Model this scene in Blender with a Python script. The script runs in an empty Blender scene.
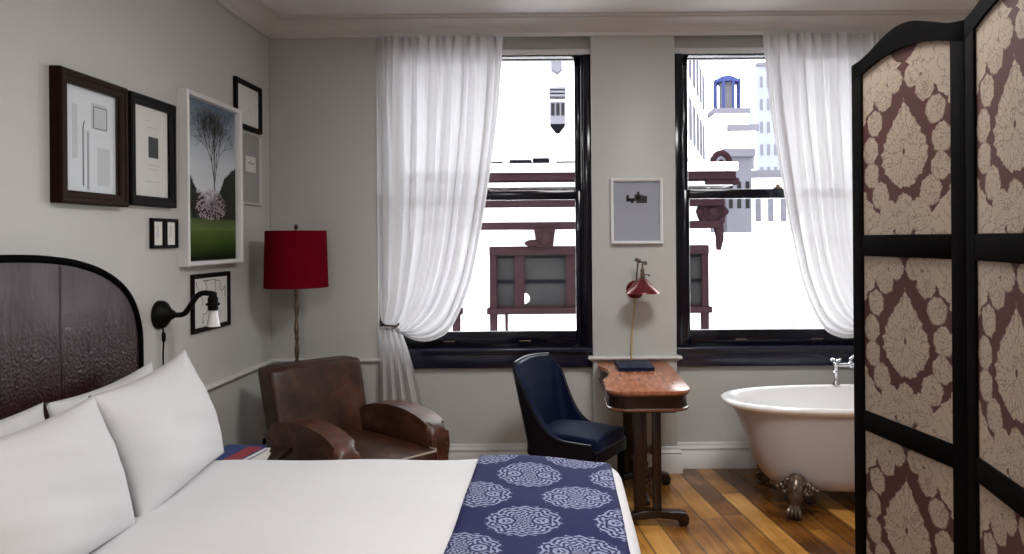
import bpy, bmesh, math, random
from mathutils import Vector, Matrix
random.seed(7)
PI = math.pi
sc = bpy.context.scene
COL = sc.collection
sin, cos = math.sin, math.cos

# ------------------------------------------------------------------ node maths
class V:
    """A float socket that python operators turn into Math nodes."""
    T = None
    def __init__(s, k): s.k = k
    @staticmethod
    def m(op, *a, clamp=False):
        n = V.T.nodes.new('ShaderNodeMath'); n.operation = op; n.use_clamp = clamp
        for i, x in enumerate(a):
            if isinstance(x, V): V.T.links.new(x.k, n.inputs[i])
            else: n.inputs[i].default_value = float(x)
        return V(n.outputs[0])
    def __add__(s, o): return V.m('ADD', s, o)
    __radd__ = __add__
    def __sub__(s, o): return V.m('SUBTRACT', s, o)
    def __rsub__(s, o): return V.m('SUBTRACT', o, s)
    def __mul__(s, o): return V.m('MULTIPLY', s, o)
    __rmul__ = __mul__
    def __truediv__(s, o): return V.m('DIVIDE', s, o)
    def __rtruediv__(s, o): return V.m('DIVIDE', o, s)
    def __neg__(s): return V.m('MULTIPLY', s, -1)
    def __pow__(s, o): return V.m('POWER', s, o)
def vsin(a): return V.m('SINE', a)
def vcos(a): return V.m('COSINE', a)
def vabs(a): return V.m('ABSOLUTE', a)
def vfloor(a): return V.m('FLOOR', a)
def vfrac(a): return V.m('FRACT', a)
def vmin(a, b): return V.m('MINIMUM', a, b)
def vmax(a, b): return V.m('MAXIMUM', a, b)
def vlt(a, b): return V.m('LESS_THAN', a, b)
def vgt(a, b): return V.m('GREATER_THAN', a, b)
def vsqrt(a): return V.m('SQRT', a)
def vatan2(a, b): return V.m('ARCTAN2', a, b)
def below(a, b, w):                       # soft a<b
    return V.m('MULTIPLY_ADD', (b - a) if isinstance(a, V) or isinstance(b, V) else 0, 1 / w, .5, clamp=True)
def coords(kind='Object'):
    t = V.T.nodes.new('ShaderNodeTexCoord')
    s = V.T.nodes.new('ShaderNodeSeparateXYZ')
    V.T.links.new(t.outputs[kind], s.inputs[0])
    return [V(o) for o in s.outputs], t.outputs[kind]
def combine(x, y, z=0):
    n = V.T.nodes.new('ShaderNodeCombineXYZ')
    for i, a in enumerate((x, y, z)):
        if isinstance(a, V): V.T.links.new(a.k, n.inputs[i])
        else: n.inputs[i].default_value = a
    return n.outputs[0]
def noise(vec, scale, detail=3, rough=.55):
    n = V.T.nodes.new('ShaderNodeTexNoise'); V.T.links.new(vec, n.inputs['Vector'])
    n.inputs['Scale'].default_value = scale; n.inputs['Detail'].default_value = detail
    n.inputs['Roughness'].default_value = rough
    return V(n.outputs['Fac'])
def voronoi(vec, scale, feature='F1'):
    n = V.T.nodes.new('ShaderNodeTexVoronoi'); n.feature = feature
    V.T.links.new(vec, n.inputs['Vector']); n.inputs['Scale'].default_value = scale
    return V(n.outputs['Distance'])
def white(vec):
    n = V.T.nodes.new('ShaderNodeTexWhiteNoise'); n.noise_dimensions = '3D'
    V.T.links.new(vec, n.inputs['Vector']); return V(n.outputs['Value'])
def ramp(f, stops):
    n = V.T.nodes.new('ShaderNodeValToRGB'); V.T.links.new(f.k, n.inputs[0])
    e = n.color_ramp.elements
    while len(e) < len(stops): e.new(.5)
    for i, (p, c) in enumerate(stops):
        e[i].position = p; e[i].color = (*c, 1)
    return n.outputs[0]
def mix(f, a, b):
    n = V.T.nodes.new('ShaderNodeMix'); n.data_type = 'RGBA'
    if isinstance(f, V): V.T.links.new(f.k, n.inputs[0])
    else: n.inputs[0].default_value = f
    for i, c in ((6, a), (7, b)):
        if isinstance(c, tuple): n.inputs[i].default_value = (*c, 1)
        else: V.T.links.new(c, n.inputs[i])
    return n.outputs[2]
def new_mat(name):
    m = bpy.data.materials.new(name); m.use_nodes = True
    V.T = m.node_tree
    return m, V.T.nodes['Principled BSDF']
def setp(b, **k):
    for n, v in k.items():
        s = b.inputs[n.replace('_', ' ')]
        if isinstance(v, V): V.T.links.new(v.k, s)
        elif isinstance(v, (int, float)): s.default_value = v
        elif isinstance(v, tuple): s.default_value = (*v, 1)
        else: V.T.links.new(v, s)
def bump(b, h, strength=.3, dist=.01):
    n = V.T.nodes.new('ShaderNodeBump'); n.inputs['Strength'].default_value = strength
    n.inputs['Distance'].default_value = dist
    V.T.links.new(h.k, n.inputs['Height']); V.T.links.new(n.outputs[0], b.inputs['Normal'])
def mat(name, c, c2=None, scale=8, rough=.5, metal=0, spec=.5, bmp=0, bscale=80, bdist=.004, coat=0, sheen=0):
    m, b = new_mat(name)
    (x, y, z), vec = coords()
    if c2:
        setp(b, Base_Color=mix(noise(vec, scale, 4), c, c2))
    else: setp(b, Base_Color=c)
    setp(b, Roughness=rough, Metallic=metal)
    b.inputs['Specular IOR Level'].default_value = spec
    b.inputs['Coat Weight'].default_value = coat
    b.inputs['Sheen Weight'].default_value = sheen
    if bmp: bump(b, noise(vec, bscale, 3), bmp, bdist)
    return m

M = {}
M['wall'] = mat('wall_paint', (.50, .495, .475), (.53, .525, .505), 3, rough=.42, spec=.35, bmp=.08, bscale=140, bdist=.002)
M['trim'] = mat('trim_paint', (.62, .61, .60), (.65, .64, .63), 5, rough=.35, spec=.4)
M['ceiling'] = mat('ceiling_paint', (.80, .79, .79), (.78, .77, .77), 2, rough=.8)
M['black_paint'] = mat('black_gloss_paint', (.0035, .0035, .008), (.006, .006, .014), 10, rough=.13, spec=.3)
M['sill_paint'] = mat('blue_black_sill_paint', (.010, .011, .026), (.013, .014, .034), 10, rough=.16, spec=.5)
M['black_wood'] = mat('black_lacquer', (.0015, .0014, .0014), (.003, .0025, .0025), 20, rough=.8, spec=.03)
M['dark_wood'] = mat('dark_wood', (.010, .004, .003), (.022, .009, .006), 14, rough=.28, spec=.35)
M['head_wood'] = mat('headboard_wood', (.012, .007, .006), (.03, .018, .014), 14, rough=.3)
M['red_wood'] = mat('mahogany', (.08, .026, .014), (.14, .05, .028), 10, rough=.25)
M['frame_brown'] = mat('brown_frame', (.009, .003, .0015), (.028, .010, .005), 30, rough=.4, spec=.06)
M['frame_black'] = mat('black_frame', (.003, .0025, .0025), (.006, .005, .005), 30, rough=.5, spec=.1)
M['frame_white'] = mat('white_frame', (.7, .69, .7), (.75, .74, .74), 10, rough=.4)
M['frame_grey'] = mat('pale_grey_frame', (.5, .48, .46), (.56, .54, .52), 10, rough=.4)
M['linen'] = mat('white_linen', (.585, .585, .60), (.62, .62, .635), 4, rough=.85, spec=.2, bmp=.15, bscale=35, bdist=.006, sheen=.2)
M['duvet'] = mat('white_duvet', (.60, .595, .61), (.635, .63, .645), 3, rough=.85, spec=.2, bmp=.25, bscale=9, bdist=.012, sheen=.2)
M['mattress'] = mat('mattress_ticking', (.6, .58, .55), rough=.9)
M['bronze'] = mat('dark_bronze', (.012, .009, .008), (.26, .19, .14), 75, rough=.3, metal=.7, spec=.5)
M['iron'] = mat('black_iron', (.002, .002, .002), (.004, .004, .0035), 30, rough=.5, spec=.12)
M['brass'] = mat('aged_brass', (.05, .03, .02), (.26, .19, .13), 45, rough=.35, metal=.8)
M['chrome'] = mat('chrome', (.75, .76, .8), rough=.12, metal=1)
M['nickel'] = mat('polished_nickel_edge', (.6, .6, .62), rough=.2, metal=1)
M['enamel'] = mat('white_enamel', (.84, .83, .84), (.86, .85, .86), 2, rough=.12, spec=.6, coat=.4)
M['tub_out'] = mat('tub_exterior_paint', (.40, .355, .35), (.43, .385, .38), 3, rough=.3, spec=.5)
M['navy_velvet'] = mat('navy_velvet', (.0015, .004, .019), (.003, .008, .040), 12, rough=.6, spec=.15, sheen=.03, bmp=.1, bscale=200)
M['black_leather'] = mat('black_leather', (.003, .003, .007), (.005, .006, .011), 12, rough=.3, spec=.3, bmp=.15, bscale=160, bdist=.002)
M['navy_cover'] = mat('navy_cloth_cover', (.004, .008, .028), (.006, .011, .035), 12, rough=.6, spec=.2)
M['red_shade'] = mat('red_metal_shade', (.10, .008, .010), (.14, .012, .014), 8, rough=.22, metal=.35, spec=.6)
M['lamp_shade'] = mat('crimson_silk_shade', (.12, .001, .008), (.155, .002, .011), 40, rough=.8, spec=.03)
M['yellow_cord'] = mat('yellow_cloth_cord', (.42, .32, .12), (.5, .38, .16), 90, rough=.7)
M['paper'] = mat('cream_paper', (.74, .72, .67), (.79, .77, .72), 6, rough=.8)
M['cool_paper'] = mat('cool_paper', (.74, .76, .80), (.80, .82, .86), 4, rough=.8)
M['grey_mount'] = mat('grey_mount', (.34, .33, .32), (.37, .36, .35), 6, rough=.9)
M['blue_mount'] = mat('blue_grey_mount', (.36, .37, .44), (.39, .40, .47), 4, rough=.9)
M['ink'] = mat('printing_ink', (.05, .05, .055), (.02, .02, .02), 60, rough=.8)
M['soft_ink'] = mat('pale_ink', (.56, .57, .60), (.66, .67, .70), 20, rough=.85)
M['blossom'] = mat('pink_blossom_print', (.55, .38, .47), (.68, .52, .6), 60, rough=.8)
M['book_blue'] = mat('blue_book_cover', (.012, .04, .16), (.016, .05, .2), 10, rough=.4)
M['book_red'] = mat('red_book_cover', (.3, .03, .04), rough=.4)
M['pages'] = mat('page_edges', (.7, .67, .62), (.6, .57, .52), 120, rough=.8)
M['plastic'] = mat('ivory_plastic', (.5, .48, .44), rough=.4)
M['ext_white'] = mat('white_stucco', (.82, .81, .83), (.86, .85, .86), 1.2, rough=.9, spec=0)
M['ext_brown'] = mat('brownstone', (.011, .0052, .0065), (.018, .009, .011), 3, rough=.8, spec=0)
M['ext_dark'] = mat('dark_roof_metal', (.002, .002, .003), (.004, .004, .006), 3, rough=.6, spec=0)
M['ext_pane'] = mat('street_window_glass', (.004, .005, .008), (.026, .024, .022), 1.1, rough=.1, spec=0)
M['ext_midgrey'] = mat('grey_masonry', (.085, .082, .10), (.115, .112, .13), 1, rough=.9, spec=0)  # plain mid grey for masonry, frames and distant panes
M['ext_blue'] = mat('blue_grey_cladding', (.15, .16, .22), (.20, .21, .26), .6, rough=.6, spec=0)
M['ext_tank'] = mat('blue_tank_steel', (.02, .026, .09), (.04, .048, .12), 1, rough=.6, spec=0)
M['ext_grey'] = mat('grey_window_glass', (.05, .05, .065), (.09, .09, .11), 1, rough=.3, spec=0)
M['ext_ivy'] = mat('winter_ivy', (.19, .19, .20), (.26, .26, .27), 9, rough=.9, spec=0)
M['asphalt'] = mat('asphalt', (.18, .18, .19), (.24, .24, .25), 2, rough=.9)
M['cloth_knot'] = mat('curtain_band', (.62, .58, .57), (.66, .62, .61), 30, rough=.8)
M['head_white'] = mat('white_roller_cloth', (.66, .66, .68), rough=.7)  # one even white for the strip at the window head

def leather_mat(name, c1, c2, c3, scale=7, rough=.38):
    m, b = new_mat(name); (x, y, z), vec = coords()
    f = noise(vec, scale, 5, .6)
    setp(b, Base_Color=ramp(f, [(.3, c1), (.5, c2), (.72, c3)]), Roughness=noise(vec, 5, 2) * .3 + (rough - .15))
    b.inputs['Specular IOR Level'].default_value = .5
    bump(b, voronoi(vec, 170) * .5 + noise(vec, 25, 3), .25, .004)
    return m
M['brown_leather'] = leather_mat('worn_brown_leather', (.020, .006, .003), (.050, .016, .008), (.110, .038, .019))
M['worn_leather'] = leather_mat('worn_tan_leather', (.04, .013, .007), (.08, .027, .014), (.17, .066, .036), 9)
M['piping'] = mat('pale_piping', (.30, .24, .18), (.36, .29, .22), 30, rough=.5)

def headboard_mat():
    m, b = new_mat('hammered_dark_leather'); (x, y, z), vec = coords()
    streak = noise(combine(x * 3, y * 9, z * 1.2), 5, 5, .65)
    setp(b, Base_Color=ramp(streak, [(.3, (.014, .004, .006)), (.55, (.030, .010, .012)), (.75, (.055, .024, .026))]),
         Roughness=noise(vec, 9, 4) * .35 + .16)
    b.inputs['Specular IOR Level'].default_value = .3
    seam = vabs(vabs(y) - .31)
    pit = voronoi(combine(x, y, z), 75)
    low = V.m('MULTIPLY_ADD', z, -1.6, 2.2, clamp=True)
    h = noise(combine(x, y * 2.2, z), 14, 3) * .35 + pit * low * .7 - below(seam, .004, .004) * 2.0
    bump(b, h, .5, .010)
    return m
M['headboard'] = headboard_mat()

def floor_mat():
    m, b = new_mat('oak_floorboards'); (x, y, z), vec = coords()
    a = math.radians(8.5)
    u = y * cos(a) - x * sin(a); w = x * cos(a) + y * sin(a)      # along / across the boards
    pw = .128
    row = vfloor(w / pw)
    off = white(combine(row, 3.1, 0))
    seg = vfloor(u / 1.7 + off * 5)
    rnd = white(combine(row, seg, 1.7))
    grain = noise(combine(u * 1.3 + rnd * 30, w * 26, rnd * 9), 1.6, 6, .65)
    blotch = noise(vec, 2.3, 4)
    f = rnd * .42 + grain * .45 + (blotch - .5) * .75 + .06
    col = ramp(f, [(.22, (.07, .024, .006)), (.40, (.22, .085, .016)), (.56, (.42, .19, .038)), (.78, (.64, .34, .095))])
    fw = vfrac(w / pw); fu = vfrac(u / 1.7 + off * 5)
    gap = vmax(vmax(vlt(fw, .028), vgt(fw, .972)), vlt(fu, .003))
    col = mix(gap * .8, col, (.025, .012, .006))
    setp(b, Base_Color=col, Roughness=grain * .16 + .16 + gap * .3)
    b.inputs['Specular IOR Level'].default_value = .5
    bump(b, grain * .25 - gap * 1.0 + rnd * .2, .25, .004)
    return m
M['floor'] = floor_mat()

def desk_top_mat():
    m, b = new_mat('polished_burl_wood'); (x, y, z), vec = coords()
    g = noise(combine(x * 9, y * 2.0, z), 4, 6, .7)
    setp(b, Base_Color=ramp(g, [(.3, (.16, .050, .022)), (.52, (.30, .11, .055)), (.72, (.46, .20, .11))]), Roughness=.24)
    b.inputs['Specular IOR Level'].default_value = .35
    return m
M['desk_top'] = desk_top_mat()

def damask_mat():
    m, b = new_mat('damask_fabric'); (x, y, z), vec = coords()
    n1 = noise(vec, 24, 3) - .5; n2 = noise(vec, 70, 3) - .5
    u = vabs(x); uj = u + n2 * .030 + n1 * .010; zj = z + n1 * .014 + noise(combine(z, x, y), 62, 3) * .022 - .011
    # drop-shaped medallion, its tip up at z = .165
    t = V.m('MULTIPLY_ADD', zj, 1 / .28, .40, clamp=True)                      # 0 foot, 1 tip
    w = (vsin(t ** .72 * PI) ** 1.25) * .100 + (1 - t) * .024
    th = vatan2(z + .01, x)
    med = below(uj + vabs(vsin(z * 95)) * .008, w, .006) * vgt(zj, -.112) * vlt(zj, .168)
    dm = None
    for a, c, r in ((.044, .226, .036), (.100, .182, .041), (.148, .108, .040), (.174, .022, .042), (.168, -.060, .041), (.122, -.130, .044), (.072, -.196, .050), (.0, -.165, .036), (.0, -.232, .042)):
        q = vsqrt((uj - a) * (uj - a) + (zj - c) * (zj - c)) - r
        dm = q if dm is None else vmin(dm, q)
    wreath = below(dm, 0, .006)
    wb = vabs(vcos(z * (PI / .55))) * .245
    outer = vgt(uj - vabs(vsin(z * 80)) * .012, wb + .008)
    cream = V.m('MAXIMUM', vmax(med, wreath), outer, clamp=True)
    rings = below(vabs(vsin(dm * 330 + n1 * 9)), .30, .3) * vlt(dm, .004) * (1 - med) * .5
    rays = below(vabs(vsin(th * 15 + n1 * 7 + n2 * 5)), .26, .25) * med * .5
    veins = below(vabs(n1 + vsin(z * 70 + u * 60) * .08), .020, .02) * .45
    eye = below(vsqrt(x * x * 2.2 + z * z), .010, .006)
    red = V.m('MAXIMUM', vmax(1 - cream, eye), vmax(vmax(rings, rays), veins), clamp=True)
    weave = noise(combine(x * 6, 0, z), 160, 2) * .3 + .85
    col = mix(red, (.31, .245, .187), (.060, .018, .016))
    mm = V.T.nodes.new('ShaderNodeMix'); mm.data_type = 'RGBA'; mm.blend_type = 'MULTIPLY'; mm.inputs[0].default_value = 1
    V.T.links.new(col, mm.inputs[6]); V.T.links.new(combine(weave, weave, weave), mm.inputs[7])
    setp(b, Base_Color=mm.outputs[2], Roughness=.7)
    b.inputs['Specular IOR Level'].default_value = .3
    bump(b, 1 - red, .35, .003)
    return m
M['damask'] = damask_mat()

def runner_mat():
    m, b = new_mat('navy_medallion_cloth'); (x, y, z), vec = coords()
    PX, PY = .37, .475
    def cell(ox, oy):
        a = vfrac((x - ox) / PX + .5) - .5; c = vfrac((y - oy) / PY + .5) - .5
        return a * PX, c * PY
    a1, c1 = cell(-.13, 2.50); a2, c2 = cell(-.13 + PX / 2, 2.50 + PY / 2)
    r1 = vsqrt(a1 * a1 + c1 * c1); r2 = vsqrt(a2 * a2 + c2 * c2)
    k = vlt(r1, r2)
    a = a2 + (a1 - a2) * k; c = c2 + (c1 - c2) * k
    r = vmin(r1, r2); th = vatan2(c, a)
    edge = vsin(th * 9) * vsin(th * 9) * .009 + .121 + vabs(vsin(th * 27)) * .004
    inside = below(r, edge, .004)
    p1 = vsin(r * 330 + vcos(th * 10) * 2.2) + vcos(th * 22) * vcos(r * 120) * .9 + vsin(a * 260) * vsin(c * 260) * .7
    n = (noise(vec, 130, 2) - .5) * 2.4
    lace = below(0 - p1 - n, -.05, .5)
    # two wheel eyes left and right of the centre, and an open centre line
    e1 = vsqrt((vabs(a) - .060) * (vabs(a) - .060) + c * c)
    wheel = below(vabs(e1 - .021), .0045, .003)
    hole = below(vabs(e1 - .031), .004, .003)
    fig = V.m('MAXIMUM', lace * (1 - hole), wheel, clamp=True) * inside
    weave = noise(combine(x * 10, y, z), 60, 2)
    col = mix(fig * (noise(vec, 40, 2) * .5 + .55), mix(weave, (.008, .008, .052), (.014, .014, .078)), (.30, .32, .47))
    setp(b, Base_Color=col, Roughness=.8)
    b.inputs['Specular IOR Level'].default_value = .2
    bump(b, fig, .2, .002)
    return m
M['runner'] = runner_mat()

def landscape_mat():
    m, b = new_mat('park_photograph_print'); (x, y, z), vec = coords()
    v = z / .84 + .5                                        # 0 bottom .. 1 top
    sky = ramp(v, [(.35, (.78, .79, .82)), (.62, (.66, .69, .74)), (.85, (.36, .41, .48)), (1, (.14, .19, .27))])
    grass = ramp(v, [(0, (.008, .016, .006)), (.10, (.06, .10, .02)), (.19, (.12, .17, .04)), (.26, (.07, .10, .03))])
    n = noise(vec, 9, 4) - .5; n2 = noise(vec, 40, 4) - .5
    side = vabs(x + .03) * 1.25
    hedge = .32 + side * .80 + n * .22 + n2 * .08
    tree = below(v, hedge, .02)
    ground = below(v, .255 + n2 * .02, .012)
    col = mix(tree, sky, mix(noise(vec, 30, 3), (.004, .006, .006), (.022, .026, .018)))
    col = mix(ground, col, grass)
    setp(b, Base_Color=col, Roughness=.6)
    b.inputs['Specular IOR Level'].default_value = .05
    return m
M['landscape'] = landscape_mat()

def sheer_mat():
    m = bpy.data.materials.new('sheer_white_voile'); m.use_nodes = True
    nt = V.T = m.node_tree; nt.nodes.clear()
    out = nt.nodes.new('ShaderNodeOutputMaterial')
    d = nt.nodes.new('ShaderNodeBsdfDiffuse'); d.inputs[0].default_value = (.74, .73, .735, 1)
    t = nt.nodes.new('ShaderNodeBsdfTranslucent'); t.inputs[0].default_value = (.50, .495, .51, 1)
    p = nt.nodes.new('ShaderNodeBsdfTransparent'); p.inputs[0].default_value = (1, 1, 1, 1)
    a = nt.nodes.new('ShaderNodeMixShader'); a.inputs[0].default_value = .36
    c = nt.nodes.new('ShaderNodeMixShader'); c.inputs[0].default_value = .02
    nt.links.new(d.outputs[0], a.inputs[1]); nt.links.new(t.outputs[0], a.inputs[2])
    nt.links.new(a.outputs[0], c.inputs[1]); nt.links.new(p.outputs[0], c.inputs[2])
    nt.links.new(c.outputs[0], out.inputs[0])
    return m
M['sheer'] = sheer_mat()

def glass_mat(name, refl=1.0):
    m = bpy.data.materials.new(name); m.use_nodes = True
    nt = m.node_tree; nt.nodes.clear()
    out = nt.nodes.new('ShaderNodeOutputMaterial')
    p = nt.nodes.new('ShaderNodeBsdfTransparent'); p.inputs[0].default_value = (.97, .98, .98, 1)
    g = nt.nodes.new('ShaderNodeBsdfGlossy'); g.inputs['Roughness'].default_value = .03
    f = nt.nodes.new('ShaderNodeFresnel'); f.inputs[0].default_value = 1.45
    q = nt.nodes.new('ShaderNodeMath'); q.operation = 'MULTIPLY'; q.inputs[1].default_value = refl
    x = nt.nodes.new('ShaderNodeMixShader')
    gm = nt.nodes.new('ShaderNodeNewGeometry'); fr = nt.nodes.new('ShaderNodeMath'); fr.operation = 'SUBTRACT'; fr.inputs[0].default_value = refl
    nt.links.new(gm.outputs['Backfacing'], fr.inputs[1]); fr.use_clamp = True; nt.links.new(fr.outputs[0], q.inputs[1])
    nt.links.new(f.outputs[0], q.inputs[0]); nt.links.new(q.outputs[0], x.inputs[0])
    nt.links.new(p.outputs[0], x.inputs[1]); nt.links.new(g.outputs[0], x.inputs[2])
    nt.links.new(x.outputs[0], out.inputs[0])
    return m
M['glass'] = glass_mat('window_glass', .9)
M['pic_glass'] = glass_mat('picture_glass', .5)

def frosted_mat():
    m, b = new_mat('white_opal_glass')
    setp(b, Base_Color=(.80, .80, .80), Roughness=.18)
    b.inputs['Coat Weight'].default_value = .4
    return m
M['opal'] = frosted_mat()
m, b = new_mat('fill_diffuser'); setp(b, Base_Color=(.8, .8, .8)); b.inputs['Emission Color'].default_value = (1, .975, .94, 1); b.inputs['Emission Strength'].default_value = 2.0  # glowing disc of the added fill lamps
M['fill_glow'] = m

# ------------------------------------------------------------------ mesh helpers
def newbm(): return bmesh.new()
def box(bm, x0, x1, y0, y1, z0, z1, bev=0, seg=2):
    r = bmesh.ops.create_cube(bm, size=1)
    vs = r['verts']
    for v in vs:
        v.co = Vector(((x0 + x1) / 2 + v.co.x * (x1 - x0), (y0 + y1) / 2 + v.co.y * (y1 - y0), (z0 + z1) / 2 + v.co.z * (z1 - z0)))
    if bev:
        es = list({e for v in vs for e in v.link_edges})
        bmesh.ops.bevel(bm, geom=es, offset=bev, segments=seg, profile=.5, affect='EDGES', clamp_overlap=True)
    return bm
def tube(bm, pts, r, n=10, caps=True, sx=1.0):
    pts = [Vector(p) for p in pts]
    rs = r if isinstance(r, (list, tuple)) else [r] * len(pts)
    rings = []; prev = None
    for i, p in enumerate(pts):
        a = pts[max(i - 1, 0)]; b = pts[min(i + 1, len(pts) - 1)]
        t = (b - a).normalized() if (b - a).length > 1e-9 else Vector((0, 0, 1))
        if prev is None:
            up = Vector((0, 0, 1)) if abs(t.z) < .9 else Vector((1, 0, 0))
            s = t.cross(up).normalized()
        else:
            s = (prev - t * prev.dot(t)); s = s.normalized() if s.length > 1e-6 else prev
        prev = s; u = s.cross(t)
        rings.append([bm.verts.new(p + (s * cos(2 * PI * k / n) * sx + u * sin(2 * PI * k / n)) * rs[i]) for k in range(n)])
    for A, B in zip(rings, rings[1:]):
        for k in range(n): bm.faces.new((A[k], A[(k + 1) % n], B[(k + 1) % n], B[k]))
    if caps:
        bm.faces.new(rings[0][::-1]); bm.faces.new(rings[-1])
    return bm
def spline(pts, m=8):
    P = [Vector(p) for p in pts]; out = []
    for i in range(len(P) - 1):
        p0 = P[i - 1] if i else P[0] * 2 - P[1]; p1 = P[i]; p2 = P[i + 1]
        p3 = P[i + 2] if i + 2 < len(P) else P[-1] * 2 - P[-2]
        for j in range(m):
            t = j / m
            out.append(.5 * ((2 * p1) + (p2 - p0) * t + (2 * p0 - 5 * p1 + 4 * p2 - p3) * t * t + (3 * p1 - p0 - 3 * p2 + p3) * t ** 3))
    out.append(P[-1]); return out
def lathe(bm, prof, n=24, at=(0, 0, 0), caps=(True, True), mtx=None):
    rings = []
    for r, z in prof:
        ring = []
        for k in range(n):
            p = Vector((r * cos(2 * PI * k / n), r * sin(2 * PI * k / n), z))
            if mtx: p = mtx @ p
            ring.append(bm.verts.new(p + Vector(at)))
        rings.append(ring)
    for A, B in zip(rings, rings[1:]):
        for k in range(n): bm.faces.new((A[k], A[(k + 1) % n], B[(k + 1) % n], B[k]))
    if caps[0]: bm.faces.new(rings[0][::-1])
    if caps[1]: bm.faces.new(rings[-1])
    return bm
def prism(bm, outline, f0, f1, bev=0, seg=2):
    """outline: list of 2-D points; f0/f1 map a 2-D point to the two end faces."""
    A = [bm.verts.new(f0(*p)) for p in outline]; B = [bm.verts.new(f1(*p)) for p in outline]
    n = len(A); fs = [bm.faces.new(A[::-1]), bm.faces.new(B)]
    for k in range(n): bm.faces.new((A[k], A[(k + 1) % n], B[(k + 1) % n], B[k]))
    if bev:
        es = [e for f in fs for e in f.edges]
        bmesh.ops.bevel(bm, geom=es, offset=bev, segments=seg, profile=.5, affect='EDGES', clamp_overlap=True)
    return bm
def grid(bm, fn, nu, nv, close_u=False):
    vs = [[bm.verts.new(fn(i / nu, j / nv)) for j in range(nv + 1)] for i in range(nu + (0 if close_u else 1))]
    L = len(vs)
    for i in range(nu):
        for j in range(nv):
            bm.faces.new((vs[i][j], vs[(i + 1) % L][j], vs[(i + 1) % L][j + 1], vs[i][j + 1]))
    return vs
def ball(bm, c, r, s=(1, 1, 1), n=10):
    q = bmesh.ops.create_uvsphere(bm, u_segments=n, v_segments=max(6, n * 2 // 3), radius=r)
    for v in q['verts']: v.co = Vector((v.co.x * s[0], v.co.y * s[1], v.co.z * s[2])) + Vector(c)
    return bm
def moulding(bm, path, prof):
    """sweep prof [(projection, z)] along a plan path, projecting to the right of travel, mitred."""
    P = [Vector((p[0], p[1])) for p in path]; rings = []
    for i, p in enumerate(P):
        ns = []
        if i: d = (P[i] - P[i - 1]).normalized(); ns.append(Vector((d.y, -d.x)))
        if i < len(P) - 1: d = (P[i + 1] - P[i]).normalized(); ns.append(Vector((d.y, -d.x)))
        n = ns[0] if len(ns) == 1 else (ns[0] + ns[1]) / (1 + ns[0].dot(ns[1]))
        rings.append([bm.verts.new((p.x + n.x * a, p.y + n.y * a, z)) for a, z in prof])
    k = len(prof)
    for A, B in zip(rings, rings[1:]):
        for j in range(k): bm.faces.new((A[j], A[(j + 1) % k], B[(j + 1) % k], B[j]))
    bm.faces.new(rings[0][::-1]); bm.faces.new(rings[-1])
    return bm
def obj(name, bm, m, parent=None, smooth=35):
    bmesh.ops.recalc_face_normals(bm, faces=bm.faces)
    me = bpy.data.meshes.new(name); bm.to_mesh(me); bm.free()
    me.materials.append(M[m] if isinstance(m, str) else m)
    if smooth:
        for p in me.polygons: p.use_smooth = True
        me.set_sharp_from_angle(angle=math.radians(smooth))
    o = bpy.data.objects.new(name, me); COL.objects.link(o)
    if parent: o.parent = parent
    return o
def thing(name, label, cat, loc=(0, 0, 0), rz=0, group=None):
    o = bpy.data.objects.new(name, None); COL.objects.link(o)
    o.empty_display_size = .1
    o.location = loc; o.rotation_euler = (0, 0, rz); o['label'] = label; o['category'] = cat
    if group: o['group'] = group
    return o
def tag(o, label, cat, group=None):
    o['label'] = label; o['category'] = cat
    if group: o['group'] = group
    return o
def struct(name, bm, m, parent=None, smooth=30):
    o = obj(name, bm, m, parent, smooth)
    if parent is None: o['kind'] = 'structure'
    return o

# ------------------------------------------------------------------ the room
XL, XR, YB, YF, H = -1.98, 3.3, 5.06, -2.4, 3.11      # left, right, window wall, wall behind, ceiling
W1 = (-1.245, .22); W2 = (.793, 2.258)                # the two window bays
REC = .10                                             # depth of the bays
ZS, ZH = .71, 2.905                                    # bottom of the sill board, head of the window
YO = YB + .38                                         # outer face

struct('floor', box(newbm(), XL - .2, XR + .2, YF - .2, YO, -.12, 0), 'floor')
struct('ceiling', box(newbm(), XL - .2, XR + .2, YF - .2, YO, H, H + .25), 'ceiling')
struct('wall_left', box(newbm(), XL - .2, XL, YF - .2, YO, 0, H), 'wall')
struct('wall_right', box(newbm(), XR, XR + .2, YF - .2, YO, 0, H), 'wall')
b = newbm()
for x0, x1 in ((XL, W1[0]), (W1[1], W2[0]), (W2[1], XR)): box(b, x0, x1, YB, YO, 0, H, .006, 2)
for x0, x1 in (W1, W2):
    box(b, x0, x1, YB + REC, YO, 0, ZS + .02); box(b, x0, x1, YB + REC, YO, ZH, H)
struct('wall_back', b, 'wall')
struct('wall_front', box(newbm(), XL - .2, XR + .2, YF - .2, YF, 0, H), 'wall')

corn = [(0, 2.985), (.018, 2.985), (.018, 3.008), (.032, 3.018), (.04, 3.04), (.062, 3.066), (.092, 3.08), (.105, 3.082), (.105, 3.093), (.125, 3.093), (.125, H), (0, H)]
b = newbm(); moulding(b, [(XL, YF), (XL, YB), (XR, YB)], corn)
struct('trim_1', b, 'trim', smooth=50)
rail = [(0, .758), (.010, .760), (.014, .768), (.030, .776), (.034, .786), (.030, .794), (0, .797)]
b = newbm(); moulding(b, [(XL, YF), (XL, YB), (W1[0], YB), (W1[0], YB + .06)], rail)
struct('trim_2', b, 'trim', smooth=50)
b = newbm(); moulding(b, [(W1[1], YB + .05), (W1[1], YB), (W2[0], YB), (W2[0], YB + .05)], rail)
struct('trim_3', b, 'trim', smooth=50)
base = [(0, 0), (.030, 0), (.030, .115), (.022, .122), (.022, .132), (.028, .138), (.022, .150), (.012, .158), (.012, .170), (.006, .178), (0, .178)]
b = newbm(); moulding(b, [(XL, YF), (XL, YB)], base); struct('baseboard_left', b, 'trim', smooth=50)
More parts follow.
